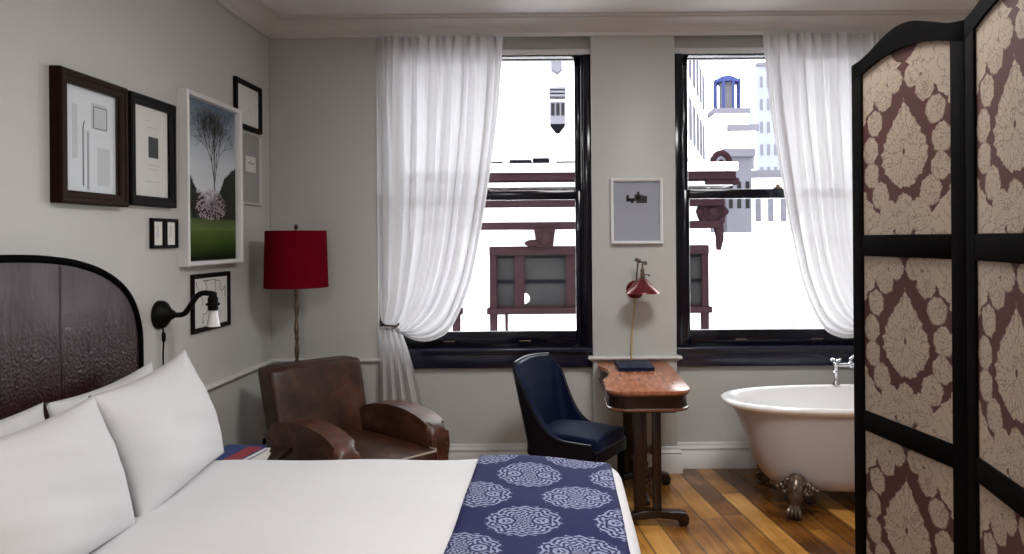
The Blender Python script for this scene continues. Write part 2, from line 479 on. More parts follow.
b = newbm(); moulding(b, [(XL, YB), (W1[0], YB), (W1[0], YB + REC), (W1[1], YB + REC), (W1[1], YB), (W2[0], YB), (W2[0], YB + REC), (W2[1], YB + REC), (W2[1], YB), (XR, YB)], base)
struct('baseboard_back', b, 'trim', smooth=50)

def window(n, x0, x1):
    w = bpy.data.objects.new('window_%d' % n, None); COL.objects.link(w); w['kind'] = 'structure'
    y = YB + REC
    b = newbm()                                            # casing with stepped beads
    for a, c in ((x0, x0 + .055), (x1 - .055, x1)):
        box(b, a, c, y - .055, y + .12, .82, ZH - .030, .006)
    for a, c in ((x0 + .055, x0 + .07), (x1 - .07, x1 - .055)):
        box(b, a, c, y - .035, y + .12, .82, ZH - .030, .004)
    box(b, x0, x1, y - .035, y + .12, ZH - .040, ZH - .028, .004)
    box(b, x0, x1, y - .03, y + .13, .80, .845)
    obj('window_frame', b, 'black_paint', w)
    obj('window_head', box(newbm(), x0, x1, y - .045, y + .10, ZH - .030, ZH + .01, .006), 'head_white', w)
    b = newbm()
    box(b, x0 - .002, x1 + .002, y - .085, y + .12, .82, .85, .008)         # sill nosing
    box(b, x0, x1, y - .045, y + .02, ZS, .822, .006)                        # apron
    box(b, x0, x1, y - .056, y + .0, .803, .822, .004)
    obj('window_sill', b, 'sill_paint', w)
    a, c = x0 + .07, x1 - .07
    def sash(z0, z1, yy, bot, top):
        b = newbm(); t = .042
        box(b, a, a + t, yy, yy + t, z0, z1, .006); box(b, c - t, c, yy, yy + t, z0, z1, .006)
        box(b, a + t, c - t, yy, yy + t, z0, z0 + bot, .006); box(b, a + t, c - t, yy, yy + t, z1 - top, z1, .006)
        s = obj('sash', b, 'black_paint', w)
        obj('pane', box(newbm(), a + t - .004, c - t + .004, yy + .018, yy + .022, z0 + bot - .004, z1 - top + .004), 'glass', s, 0)
        return s
    lo = sash(.85, 1.940, y + .0, .110, .066)
    up = sash(1.876, ZH - .034, y + .046, .056, .012)
    mid = (a + c) / 2
    obj('sash_lock', ball(box(newbm(), mid - .03, mid + .03, y - .006, y + .03, 1.940, 1.952, .004), (mid, y + .01, 1.957), .016), 'bronze', lo)
    b = newbm()
    for fx in (.3, .7): box(b, a + (c - a) * fx - .04, a + (c - a) * fx + .04, y - .008, y + .004, .885, .897, .003)
    obj('sash_lift', b, 'bronze', lo)
    return w
window(1, *W1); window(2, *W2)

# ------------------------------------------------------------------ across the street
def part(name, m, parent, boxes, bev=0):
    b = newbm()
    for q in boxes: box(b, *q, bev)
    return obj(name, b, m, parent)
struct('street', box(newbm(), -60, 70, YO + .4, 110, -9.4, -9), 'asphalt')
FY = 14.0; k = FY / 740
def EX(px): return (px - 560) * k
def EZ(py): return 1.6 + (239 - py) * k
fb = thing('building', 'white building with brown stone window surround and cornice bands across the street', 'building', (0, FY, -9))
def fpart(name, m, lst, bev=0):                       # boxes in facade coordinates, y measured towards the street
    return part(name, m, fb, [(x0, x1, -d1, -d0, z0 + 9, z1 + 9) for x0, x1, d0, d1, z0, z1 in lst], bev)
XE = EX(707)
fpart('wall', 'ext_white', [(-9, XE, -8, 0, -9, 2.75)])
for z0, z1, d, m in ((2.80, 2.95, .85, 'ext_white'), (2.66, 2.80, .7, 'ext_brown'), (2.56, 2.64, .5, 'ext_white'), (2.44, 2.52, .40, 'ext_brown'), (2.20, 2.38, .28, 'ext_brown'), (1.78, 1.92, .22, 'ext_brown')):
    fpart('cornice_band', m, [(-9, XE + min(d, .4), -.2, d, z0, z1)], .02)
b = newbm(); random.seed(3)
for i in range(7):
    x = EX(490) + i * .42
    box(b, x, x + .3 + .1 * (i % 2), -.7, -.2, 11.94, 12.0 + .03 * (i % 3))
obj('roof_flashing', b, 'ext_dark', fb)
def facade_window(x0, x1):
    z0, z1 = EZ(331), EZ(246)
    w = x1 - x0
    f = fpart('window_surround', 'ext_brown', [(x0, x0 + .13, -.1, .16, z0, z1), (x1 - .13, x1, -.1, .16, z0, z1), (x0, x1, -.1, .2, z1 - .16, z1), (x0 - .05, x1 + .05, -.1, .22, EZ(313), EZ(307)),
        (x0 + w * .27 - .1, x0 + w * .27 + .09, -.1, .12, EZ(307), z1 - .1), (x0 + w * .73 - .09, x0 + w * .73 + .1, -.1, .12, EZ(307), z1 - .1),
        (x0 + .28, x0 + .33, -.05, .08, z0, EZ(313)), (x1 - .40, x1 - .35, -.05, .08, z0, EZ(313)), (x0, x1, -.1, .06, EZ(309), EZ(305))], .01)
    for a, c in ((x0 + .13, x0 + w * .27 - .1), (x0 + w * .27 + .09, x0 + w * .73 - .09), (x0 + w * .73 + .1, x1 - .13)):
        p = part('pane', 'ext_pane', f, [(a - .02, c + .02, -.03, .02, EZ(308) + 9, z1 + 9 - .12)])
        part('meeting_rail', 'ext_dark', p, [(a, c, -.06, -.02, EZ(283) + 9, EZ(279.5) + 9)])
        part('glazing_bar', 'ext_dark', p, [(a, c, -.05, -.02, EZ(258) + 9, EZ(256) + 9)])
    m = (x0 + x1) / 2
    b = newbm()
    prism(b, [(m - .15, EZ(247) + 9), (m + .15, EZ(247) + 9), (m + .2, EZ(228) + 9), (m - .2, EZ(228) + 9)], lambda x, z: (x, -.05, z), lambda x, z: (x, -.34, z), .03)
    ball(b, (m - .2, -.3, EZ(243) + 9), .1, (1.9, 1, .7)); ball(b, (m + .02, -.34, EZ(238) + 9), .13, (1, .8, 1.2))
    obj('keystone', b, 'ext_brown', fb)
facade_window(EX(490), EX(600))
obj('lamp_globe', ball(newbm(), (EX(524), -.06, EZ(298) + 9), .105, (1, .4, 1), 16), 'ext_white', fb)
facade_window(EX(618), EX(707)); facade_window(EX(350), EX(460))
def bracket(x, z, s=1.0):
    b = newbm()
    tube(b, spline([(x, -.1, z + .30 * s), (x, -.32, z + .22 * s), (x, -.2, z), (x, -.15, z - .24 * s), (x, -.2, z - .3 * s)], 5), [.10 * s] * 9 + [.07 * s] * 12, 8)
    ball(b, (x, -.3, z + .2 * s), .13 * s); ball(b, (x, -.2, z - .28 * s), .09 * s)
    obj('bracket', b, 'ext_brown', fb)
bracket(EX(485), EZ(227), .9)
bracket(EX(701), EZ(232), .8)
# carved rosette at the corner and the round-headed dormer ornament on the cornice
R90 = Matrix.Rotation(PI / 2, 3, 'X')
b = newbm(); x, z = EX(711), EZ(213) + 9
lathe(b, [(.27, -.1), (.27, .12), (.20, .18), (.17, .13), (.10, .15), (.07, .22), (0.01, .24)], 20, (x, 0, z), mtx=R90)
for i in range(8): ball(b, (x + .24 * cos(i * PI / 4), -.14, z + .24 * sin(i * PI / 4)), .07)
tube(b, [(x + .12, -.1, z - .25), (x + .14, -.12, z - .5), (x + .12, -.1, z - .72)], [.10, .08, .05], 8)
obj('rosette', b, 'ext_brown', fb)
b = newbm(); x, z = EX(716), EZ(171) + 9
ring = [(x + .155 * cos(t * PI / 12), -.5, z + .06 + .2 * sin(t * PI / 12)) for t in range(-3, 16)]
tube(b, ring, .055, 8)
box(b, x - .3, x + .3, -.62, -.3, z - .32, z - .2, .02); ball(b, (x, -.5, z - .02), .1, (.7, .8, 1.7))
obj('dormer_ornament', b, 'ext_brown', fb)

bd = thing('building', 'tall white building with a hanging oriel bay behind the cornice', 'building', (0, 27, -9))
part('wall', 'ext_white', bd, [(-12, 2.0, 0, 8, 0, 30)])
kk = 27 / 740
b = newbm()
x0, x1 = (551 - 560) * kk, (566 - 560) * kk; z0, z1 = 10.6 + (239 - 126) * kk, 10.6 + (239 - 104) * kk
box(b, x0, x1, -.5, 0, z0, z1); 
for i in range(3): box(b, x0 - .02, x1 + .02, -.55, 0, z1 + .18 + i * .13, z1 + .25 + i * .13)
ob = obj('oriel_bay', b, 'ext_midgrey', bd)
part('pane', 'ext_pane', ob, [(x0 + .05 + i * .18, x0 + .17 + i * .18, -.52, -.4, z0 + .3, z1 - .06) for i in range(3)])
b = newbm(); prism(b, [(x0, z0), (x1, z0), ((x0 + x1) / 2 + .06, z0 - .28), ((x0 + x1) / 2 - .06, z0 - .28)], lambda x, z: (x, 0, z), lambda x, z: (x, -.5, z))
obj('corbel', b, 'ext_dark', ob)
b = newbm(); zc = 10.6 + (239 - 71) * kk
prism(b, [(x0 + .05, zc + .4), (x1 - .1, zc + .4), (x1 - .1, zc), ((x0 + x1) / 2, zc - .15), (x0 + .05, zc)], lambda x, z: (x, 0, z), lambda x, z: (x, -.4, z))
obj('upper_corbel', b, 'ext_midgrey', bd)

bd = thing('building', 'low white building with a bare pale wall, seen low through the right window', 'building', (0, 22, -9))
part('wall', 'ext_white', bd, [(3.9, 16, 0, 3, 0, 10.62)])
part('parapet', 'ext_white', bd, [(3.8, 16, -.15, .2, 10.55, 10.75)])
b = newbm(); random.seed(11)
for i in range(320):
    u = random.random(); x = 6.6 + random.gauss(0, .45) + .5 * u; z = 9.2 - 1.6 * u + random.gauss(0, .25) - .2
    ball(b, (x, -.03, min(z, 9.6)), random.uniform(.02, .055), (1, .5, 1), 6)
iv = obj('climbing_ivy', b, 'ext_ivy', bd)
iv['kind'] = 'stuff'

bd = thing('building', 'white building with rows of windows receding along the left of the street', 'building', (4.35, 26, -9), math.radians(-15))
part('wall', 'ext_white', bd, [(-2, 0, 0, 11.4, 0, 19.5)])
for r in range(5):
    for c in range(6):
        y = .5 + c * 1.8
        f = part('window_frame', 'ext_midgrey', bd, [(-.05, .04, y, y + 1.05, 9.6 + r * 2.4 - 2.4, 11.2 + r * 2.4 - 2.4)])
        part('pane', 'ext_grey', f, [(-.05, .05, y + .12, y + .93, 9.7 + r * 2.4 - 2.4, 11.1 + r * 2.4 - 2.4)])

def tower(label, px0, px1, Y, ztop, m, rows, cols, wm='ext_pane', ww=.45, dep=4):
    q = Y / 740; x0, x1 = (px0 - 560) * q, (px1 - 560) * q
    t = thing('building', label, 'building', ((x0 + x1) / 2, Y, -9)); hw = (x1 - x0) / 2
    part('wall', m, t, [(-hw, hw, 0, dep, 0, ztop + 9)])
    part('coping', 'ext_midgrey', t, [(-hw - .15, hw + .15, -.2, .3, ztop + 8.6, ztop + 9)])
    cw = 2 * hw / cols
    for r in range(rows):
        for c in range(cols):
            xa = -hw + cw * (c + .5 - ww / 2); z = ztop + 9 - 1.6 - r * 2.6
            part('window_pane', wm, t, [(xa, xa + cw * ww, -.03, .05, z - 1.3, z)])
    return t
tower('pale slab tower with grey windows just below the water tank', 731, 757, 48, 1.6 + (239 - 126) * 48 / 740, 'ext_white', 5, 3, 'ext_midgrey')
tower('white masonry block with dark windows low beside the brown rosette', 727, 752, 36, 1.6 + (239 - 150) * 36 / 740, 'ext_midgrey', 4, 3)
tower('pale block with a tall narrow window strip right of the dark windowed block', 752, 790, 42, 1.6 + (239 - 172) * 42 / 740, 'ext_white', 4, 3, 'ext_midgrey')
tower('blue grey glass tower furthest away beside the right curtain', 759, 800, 85, 1.6 + (239 - 64) * 85 / 740, 'ext_blue', 9, 6, 'ext_midgrey')
q = 55 / 740; cx = (728 - 560) * q
wt = thing('water_tank', 'blue steel water tank on a pale rooftop tower', 'water tank', (cx, 55, 1.6 + (239 - 112) * q))
R, hh = 12.5 * q, 34 * q
b = newbm()
for i in range(8):
    a = i * PI / 4 + .3; box(b, R * cos(a) - .09, R * cos(a) + .09, R * sin(a) - .09, R * sin(a) + .09, 0, hh * .9)
obj('post', b, 'ext_tank', wt)
obj('tank', lathe(newbm(), [(R * .62, 0), (R * .62, hh * .82)], 20), 'ext_midgrey', wt)
obj('roof', lathe(newbm(), [(R * 1.08, hh * .80), (R * 1.05, hh * .88), (R * .5, hh), (.02, hh * 1.03)], 20), 'ext_tank', wt)
bd = thing('building', 'pale rooftop tower carrying the blue water tank', 'building', (cx, 55, -9))
zt = 1.6 + (239 - 112) * q + 9
part('wall', 'ext_white', bd, [(-R * 1.2, R * 1.4, -R * 1.1, R * 1.1, 0, zt - .35)])
part('deck', 'ext_midgrey', bd, [(-R * 1.35, R * 1.5, -R * 1.3, R * 1.3, zt - .35, zt)])

# ------------------------------------------------------------------ framed pictures
def rect_ring(bm, w, h, prof):
    """closed mitred frame: prof [(inset from the outer edge, outward depth)]; local x right, z up, -y out of the wall."""
    rings = []
    for a, d in prof:
        x, z = w / 2 - a, h / 2 - a
        rings.append([bm.verts.new((sx * x, -d, sz * z)) for sx, sz in ((-1, -1), (1, -1), (1, 1), (-1, 1))])
    for A, B in zip(rings, rings[1:] + rings[:1]):
        for i in range(4): bm.faces.new((A[i], A[(i + 1) % 4], B[(i + 1) % 4], B[i]))
    return bm
def sheet(w, h, d0, d1, cx=0, cz=0):
    return box(newbm(), cx - w / 2, cx + w / 2, -d1, -d0, cz - h / 2, cz + h / 2)
def picture(label, cat, wall, a0, a1, z0, z1, dep, bd, fm, mount, group=None, glass=True, setback=.012):
    w, h = a1 - a0, z1 - z0; c = (a0 + a1) / 2, (z0 + z1) / 2
    if wall == 'left': t = thing('framed_picture', label, cat, (XL, c[0] + .018, c[1]), PI / 2, group)
    else: t = thing('framed_picture', label, cat, (c[0], YB, c[1]), 0, group)
    e = min(.006, bd * .25)
    prof = [(0, .0), (0, dep - e), (e, dep), (bd * .45, dep), (bd * .5, dep - .004), (bd * .8, dep - .006), (bd, dep - setback), (bd, 0)]
    obj('frame', rect_ring(newbm(), w, h, prof), fm, t, 25)
    obj('mount', sheet(w - 2 * bd + .004, h - 2 * bd + .004, .002, dep * .35), mount, t, 0)
    if glass: obj('glass', sheet(w - 2 * bd + .002, h - 2 * bd + .002, dep * .62, dep * .62 + .002), 'pic_glass', t, 0)
    return t, w - 2 * bd, h - 2 * bd, dep * .35
def marks(t, name, m, d, rects, parent=None):
    b = newbm()
    for x, z, w, h in rects: box(b, x - w / 2, x + w / 2, -d - .0012, -d + .0005, z - h / 2, z + h / 2)
    return obj(name, b, m, parent or t, 0)
def strokes(t, name, m, d, lines, r=.0012):
    b = newbm()
    for l in lines:
        for (x0, z0), (x1, z1) in zip(l, l[1:]):
            v = Vector((x1 - x0, z1 - z0)); L = v.length
            if L < 1e-6: continue
            n = Vector((-v.y, v.x)) / L * r
            A = [(x0 + n.x, z0 + n.y), (x0 - n.x, z0 - n.y), (x1 - n.x, z1 - n.y), (x1 + n.x, z1 + n.y)]
            prism(b, A, lambda x, z: (x, -d - .001, z), lambda x, z: (x, -d + .0004, z))
    return obj(name, b, m, t, 0)

# 1 big brown frame
t, w, h, d = picture('large dark brown wooden frame with a pale print, nearest the bed head', 'picture', 'left', 2.856, 3.306, 1.757, 2.29, .048, .052, 'frame_brown', 'cool_paper')
marks(t, 'print', 'soft_ink', d, [(.06, .11, .10, .11), (-.045, -.07, .012, .24), (-.015, -.08, .016, .25), (.09, -.1, .08, .16), (-.10, .03, .03, .22)])
strokes(t, 'drawn_line', 'ink', d + .001, [[(-.05, -.19), (-.05, .05), (-.04, .08)], [(-.02, -.2), (-.018, .03)], [(.02, .06), (.11, .06), (.11, .15), (.02, .15), (.02, .06)]], .0015)
# 2 black frame
t, w, h, d = picture('black wooden frame with a cream engraving between the brown frame and the park photograph', 'picture', 'left', 3.352, 3.745, 1.771, 2.292, .036, .048, 'frame_black', 'paper')
marks(t, 'print', 'ink', d, [(.02, .025, .085, .10)])
marks(t, 'caption', 'soft_ink', d, [(.02, -.06, .10, .006), (.02, -.08, .07, .005), (.02, -.14, .12, .005), (.02, .12, .09, .005), (-.03, .15, .03, .005)])
# 3 park photograph
t, w, h, d = picture('deep white frame with a colour photograph of a bare tree in a park', 'picture', 'left', 3.819, 4.48, 1.471, 2.396, .058, .026, 'frame_white', 'landscape', setback=.02)
random.seed(5)
lines = []
def branch(x, z, ang, L, r, n):
    if n == 0 or L < .012: return
    x1, z1 = x + L * sin(ang), z + L * cos(ang)
    if abs(x1) > .28 or z1 > .425: return
    lines.append((r, [(x, z), (x1, z1)]))
    for s in range(2 if n > 1 else 1):
        branch(x1, z1, ang + random.uniform(.12, .55) * (1 if s else -1) + random.uniform(-.1, .1), L * random.uniform(.68, .88), r * .66, n - 1)
    if n > 2: branch(x1, z1, ang * .5 + random.uniform(-.1, .1), L * .75, r * .6, n - 2)
lines.append((.007, [(.03, -.20), (.035, -.05), (.03, .02)]))
branch(.03, .02, -.3, .10, .0050, 8); branch(.03, -.02, .25, .10, .0050, 8); branch(.03, .02, .0, .14, .0058, 8)
b = newbm()
for r, l in lines:
    for (x0, z0), (x1, z1) in zip(l, l[1:]):
        v = Vector((x1 - x0, z1 - z0)); n = Vector((-v.y, v.x)).normalized() * max(r, .0009)
        f = [b.verts.new(p) for p in ((x0 + n.x, -d - .0008, z0 + n.y), (x0 - n.x, -d - .0008, z0 - n.y), (x1 - n.x * .7, -d - .0008, z1 - n.y * .7), (x1 + n.x * .7, -d - .0008, z1 + n.y * .7))]
        b.faces.new(f)
obj('printed_tree', b, 'ink', t, 0)
b = newbm()
for i in range(520):
    a = random.uniform(0, 2 * PI); rr = random.random() ** .8
    x = -.01 + .18 * rr * cos(a); z = -.125 + .085 * rr * sin(a) - .02 * (rr * cos(a)) ** 2
    s = random.uniform(.003, .009)
    b.faces.new([b.verts.new((x + s * cos(q), -d - .0014, z + s * .8 * sin(q))) for q in (0, 1.2, 2.4, 3.7, 5)])
obj('printed_blossom', b, 'blossom', t, 0)
# 4 small double frame
t = thing('framed_picture', 'small black double frame holding two narrow pale cards', 'picture', (XL, 3.687, 1.643), PI / 2)
for s in (-1, 1):
    b = rect_ring(newbm(), .118, .148, [(0, 0), (0, .016), (.003, .02), (.010, .02), (.016, .014), (.016, 0)])
    for v in b.verts: v.co.x += s * .060
    f = obj('frame', b, 'frame_black', t, 25)
    obj('card', sheet(.09, .12, .002, .008, s * .060), 'paper', f, 0)
    marks(t, 'print', 'soft_ink', .008, [(s * .06, .01, .02, .06)], f)
# 5 upper right black frame
t, w, h, d = picture('black frame with a beige drawing, hung highest near the corner', 'picture', 'left', 4.478, 4.862, 2.303, 2.607, .026, .032, 'frame_black', 'paper')
strokes(t, 'print', 'soft_ink', d, [[(-.06, .02), (-.02, .05), (.03, .03), (.06, .06)], [(-.03, -.05), (.02, -.02), (.05, -.06)]], .002)
# 6 pale frame
t, w, h, d = picture('pale grey frame with a grey mount, partly hidden behind the park photograph', 'picture', 'left', 4.47, 4.863, 1.832, 2.2925, .018, .016, 'frame_grey', 'grey_mount')
c = obj('card', sheet(.15, .10, d, d + .002, .045, .03), 'paper', t, 0)
strokes(t, 'print', 'ink', d + .002, [[(.0, .03), (.03, .045), (.06, .03), (.09, .04)]], .002)
# 7 lower black frame with line drawing
t, w, h, d = picture('black frame with a loose line drawing, hung low behind the wall lamp', 'picture', 'left', 3.94, 4.387, 1.104, 1.424, .02, .026, 'frame_black', 'paper')
random.seed(21)
def squig(cx, cz, n, s):
    a = random.uniform(0, 6); x, z = cx, cz; out = [(x, z)]
    for i in range(n):
        a += random.uniform(-1.2, 1.2); x += s * cos(a); z += s * sin(a)
        x = max(-.17, min(.17, x)); z = max(-.11, min(.12, z)); out.append((x, z))
    return out
strokes(t, 'print', 'ink', d, [squig(.05, .05, 26, .02), squig(-.05, .03, 18, .02), squig(.02, -.03, 14, .025), squig(-.11, -.02, 8, .03)], .0016)
# 8 white frame on the pier
t, w, h, d = picture('white box frame with a tiny dark photograph between the windows', 'picture', 'back', .346, .700, 1.562, 2.008, .045, .022, 'frame_white', 'blue_mount', setback=.02)
c = obj('card', sheet(.16, .105, d, d + .002, -.008, .092), 'blue_mount', t, 0)
marks(t, 'print', 'ink', d + .002, [(-.035, .078, .06, .022), (-.06, .088, .02, .045), (-.03, .070, .02, .03), (.035, .080, .075, .05), (.005, .098, .035, .035), (.012, .122, .016, .022), (.03, .11, .03, .006)])

# ------------------------------------------------------------------ wall lamp over the bed
t = thing('wall_lamp', 'black swing arm wall lamp with a small white glass shade beside the headboard', 'wall lamp', (XL, 3.645, 1.242), PI / 2)
obj('wall_plate', lathe(newbm(), [(.070, 0), (.070, .018), (.064, .030), (.048, .042), (.03, .058), (.018, .066)], 28, mtx=R90), 'iron', t)
arm = spline([(0, -.05, 0), (0, -.085, -.002), (.0, -.125, .004), (0, -.155, .04), (0, -.185, .085), (0, -.215, .104), (0, -.25, .104), (0, -.268, .10)], 6)
a = obj('arm', tube(newbm(), arm, .0135, 10), 'iron', t)
obj('joint', ball(newbm(), (0, -.058, 0), .026, (1, 1.1, 1)), 'iron', a)
s = obj('socket', lathe(newbm(), [(.008, .112), (.018, .108), (.020, .085), (.024, .082), (.024, .058), (.033, .055), (.033, .046), (.024, .042), (.024, .02)], 20, (0, -.268, 0)), 'iron', t)
b = newbm(); tube(b, [(-.03, -.268, .05), (.045, -.268, .05)], .006, 8); ball(b, (.047, -.268, .05), .010); obj('key_switch', b, 'iron', s)
g = lathe(newbm(), [(.016, .044), (.020, .030), (.021, .012), (.023, -.012), (.028, -.040), (.031, -.060), (.029, -.060), (.026, -.038), (.021, -.012), (.018, .012), (.016, .030)], 24, (.006, -.268, 0), caps=(False, False))
obj('lamp_shade', g, 'opal', t)
cd = spline([(0, -.02, -.062), (.003, -.024, -.11), (-.002, -.022, -.18), (.004, -.02, -.26), (.010, -.022, -.36), (-.005, -.02, -.5), (0, -.02, -.66)], 6)
c = obj('cord', tube(newbm(), cd, .0045, 8), 'iron', t)
obj('inline_switch', tube(newbm(), [(0, -.022, -.085), (0, -.024, -.095), (.001, -.024, -.125), (.001, -.023, -.135)], [.006, .010, .010, .006], 10), 'iron', c)

# ------------------------------------------------------------------ bed
BY = 2.50                                              # bed centre line
bed = thing('bed', 'bed with an arched dark leather headboard against the picture wall', 'bed', (XL + .02, BY, 0))
top = [(y * .965, z - .010) for y, z in [(0, 1.565), (.15, 1.562), (.27, 1.554), (.41, 1.537), (.55, 1.505), (.67, 1.460), (.76, 1.405), (.825, 1.335), (.863, 1.255), (.88, 1.16), (.88, .9), (.88, .30)]]
arch = [(-y, z) for y, z in reversed(top[1:])] + top
fine = [(p.x, p.y) for p in spline([(y, z, 0) for y, z in arch[1:-1]], 4)]
fine = [arch[0]] + fine + [arch[-1]]
hb = obj('headboard', prism(newbm(), fine, lambda y, z: (.0, y, z), lambda y, z: (.060, y, z), .006), 'headboard', bed)
b = newbm(); P3 = [Vector((0, y, z)) for y, z in fine]; rings = []
for i, p in enumerate(P3):
    tt = (P3[min(i + 1, len(P3) - 1)] - P3[max(i - 1, 0)]).normalized(); n = Vector((0, tt.z, -tt.y))      # inward
    rings.append([b.verts.new(p + n * o + Vector((x, 0, 0))) for o, x in ((-.004, 0), (-.006, .064), (.0, .072), (.010, .074), (.018, .070), (.022, .060), (.022, 0))])
for A, B in zip(rings, rings[1:]):
    for j in range(7): b.faces.new((A[j], A[(j + 1) % 7], B[(j + 1) % 7], B[j]))
b.faces.new(rings[0]); b.faces.new(rings[-1][::-1])
obj('rim', b, 'black_wood', hb, 50)
obj('bed_frame', box(newbm(), .065, 2.14, -.70, .70, .14, .32, .02), 'black_wood', bed)
obj('mattress', box(newbm(), .075, 2.14, -.70, .70, .32, .59, .07, 3), 'mattress', bed)
for x in (.12, 2.1):
    for y in (-.63, .63): obj('leg', lathe(newbm(), [(.022, 0), (.032, .14)], 14, (x, y, 0)), 'black_wood', bed)

def und(x, y):
    return .005 * sin(x * 5.1 + y * 2.3) + .004 * sin(x * 9.7 - y * 6.1 + 1) + .003 * sin(y * 13 + x * 3) - .032 * max(0, min(1, (x + .36) / .5)) ** 1.4
DR, DT = .085, .652
def duvet_pt(x, s, off=0.0, zmin=.24):
    """x along the bed, s unrolled distance from the bed's centre line."""
    fx, iy = .262 - DR, .775 - DR
    ex = max(0, x - fx); ey = max(0, abs(s) - iy); sg = 1 if s > 0 else -1
    d = math.hypot(ex, ey); r = DR + off
    bx, by = min(x, fx), min(abs(s), iy)
    z = DT + off + und(bx, by * sg)
    if d > 1e-9:
        ux, uy = ex / d, ey / d; q = d * r / DR
        if q < r * PI / 2: hz, vt = r * sin(q / r), r * (1 - cos(q / r))
        else:
            hz, vt = r, r + q - r * PI / 2
            wv = min(1, (vt - r) / .25); hz += .010 * wv * sin((x * ux * 2 + s * uy) * 0 + (by * sg * 14 if ux > uy else bx * 12))
        bx += ux * hz; by += uy * hz; z -= vt
    return Vector((bx, BY + sg * by, max(z, zmin)))
b = newbm()
grid(b, lambda u, v: duvet_pt(-1.86 + u * (2.2 + .36 - .085), -1.17 + v * 2.34), 110, 110)
o = tag(obj('duvet', b, 'duvet', None, 180), 'smooth white duvet spread over the whole bed', 'duvet')
b = newbm()
grid(b, lambda u, v: duvet_pt(-.355 + u * .562, -1.13 + v * 2.26, .007), 30, 110)
o = tag(obj('bed_runner', b, 'runner', None, 180), 'navy cloth runner with white medallions across the foot of the bed', 'bed runner')
sm = o.modifiers.new('thick', 'SOLIDIFY'); sm.thickness = .006; sm.offset = 1

def pillow(label, loc, w, h, th, tilt, roll=0, yaw=0, seed=0):
    t = bpy.data.meshes.new('pillow'); b = newbm(); n = 36
    rnd = random.Random(seed); ph = [rnd.uniform(0, 6) for _ in range(8)]
    def P(u, v, sg):
        x, y = u * 2 - 1, v * 2 - 1
        pin = 1 - .055 * (1 - abs(x) ** 2.2) * abs(y) ** 4
        pin2 = 1 - .07 * (1 - abs(y) ** 2.2) * abs(x) ** 4
        e = max(0, 1 - abs(x) ** 2.6) ** .62 * max(0, 1 - abs(y) ** 2.6) ** .62
        wr = .010 * sin(x * 4 + y * 3 + ph[0]) * e + .005 * sin(x * 7 - y * 3 + ph[1]) * e * e + .002 * sin(y * 14 + x * 6 + ph[2]) * e
        px, pz = x * w / 2 * pin2, y * h / 2 * pin
        sag = .05 * th * (1 - y)
        pz -= .012 * sin((x + 1) * PI / 2) * (y + 1) / 2
        return Vector((px, -sg * (e * th / 2 + sag * e * .6) + (wr if sg > 0 else -wr * .3), pz))
    A = grid(b, lambda u, v: P(u, v, 1), n, n); B = grid(b, lambda u, v: P(u, v, -1), n, n)
    bmesh.ops.remove_doubles(b, verts=b.verts, dist=1e-5)
    o = obj('pillow', b, 'linen', None, 180)
    # local x along the bed width (+Y), local -y towards the foot (+X), local z up
    R = Matrix.Rotation(PI / 2 + yaw, 4, 'Z') @ Matrix.Rotation(-tilt, 4, 'X') @ Matrix.Rotation(roll, 4, 'Y')
    o.matrix_world = Matrix.Translation(loc) @ R
    return tag(o, label, 'pillow')
rd = math.radians
pillow('white pillow standing against the headboard behind the far front pillow', (-1.745, 2.90, .838), .68, .46, .15, rd(9), rd(-3), 0, 1)
pillow('white pillow at the back of the nearer side, only its top edge showing', (-1.745, 2.185, .838), .70, .46, .15, rd(9), rd(2), 0, 2)
pillow('white front pillow on the far side of the bed, one corner by the wall lamp', (-1.55, 2.895, .873), .70, .49, .19, rd(18), rd(-5), rd(0), 3)
pillow('large white front pillow on the near side of the bed', (-1.52, 2.145, .855), .73, .465, .20, rd(17), rd(-1.5), rd(-2), 4)

# ------------------------------------------------------------------ nightstand and books past the bed
ns = thing('nightstand', 'small dark wooden nightstand between the bed and the armchair', 'nightstand', (-1.66, 3.66, 0))
obj('top', box(newbm(), -.26, .26, -.2, .2, .50, .53, .006), 'dark_wood', ns)
obj('body', box(newbm(), -.23, .23, -.17, .17, .16, .50, .006), 'dark_wood', ns)
dr = obj('drawer', box(newbm(), .226, .245, -.15, .15, .32, .48, .005), 'dark_wood', ns)
obj('knob', ball(newbm(), (.258, 0, .40), .014), 'brass', dr)
for x in (-.2, .2):
    for y in (-.14, .14): obj('leg', tube(newbm(), [(x, y, 0), (x, y, .17)], [.014, .02], 10), 'dark_wood', ns)
def book(label, loc, rz, w, l, h, cover, group='books on the nightstand'):
    t = thing('book', label, 'book', loc, rz, group)
    b = newbm(); box(b, -w / 2, w / 2, -l / 2, l / 2, 0, .003); box(b, -w / 2, w / 2, -l / 2, l / 2, h - .003, h); box(b, -w / 2, -w / 2 + .003, -l / 2, l / 2, 0, h)
    obj('cover', b, cover, t, 0)
    obj('pages', box(newbm(), -w / 2 + .003, w / 2 - .005, -l / 2 + .004, l / 2 - .004, .003, h - .003), 'pages', t, 0)
    return t
book('white edged book at the bottom of the pile past the bed', (-1.545, 3.57, .53), rd(12), .22, .29, .028, 'pages')
t = book('blue covered book with a red patch lying on top of the pile past the bed', (-1.59, 3.57, .558), rd(-8), .21, .28, .022, 'book_blue')
obj('cover_patch', box(newbm(), .02, .098, -.13, .11, .0215, .0228), 'book_red', t, 0)
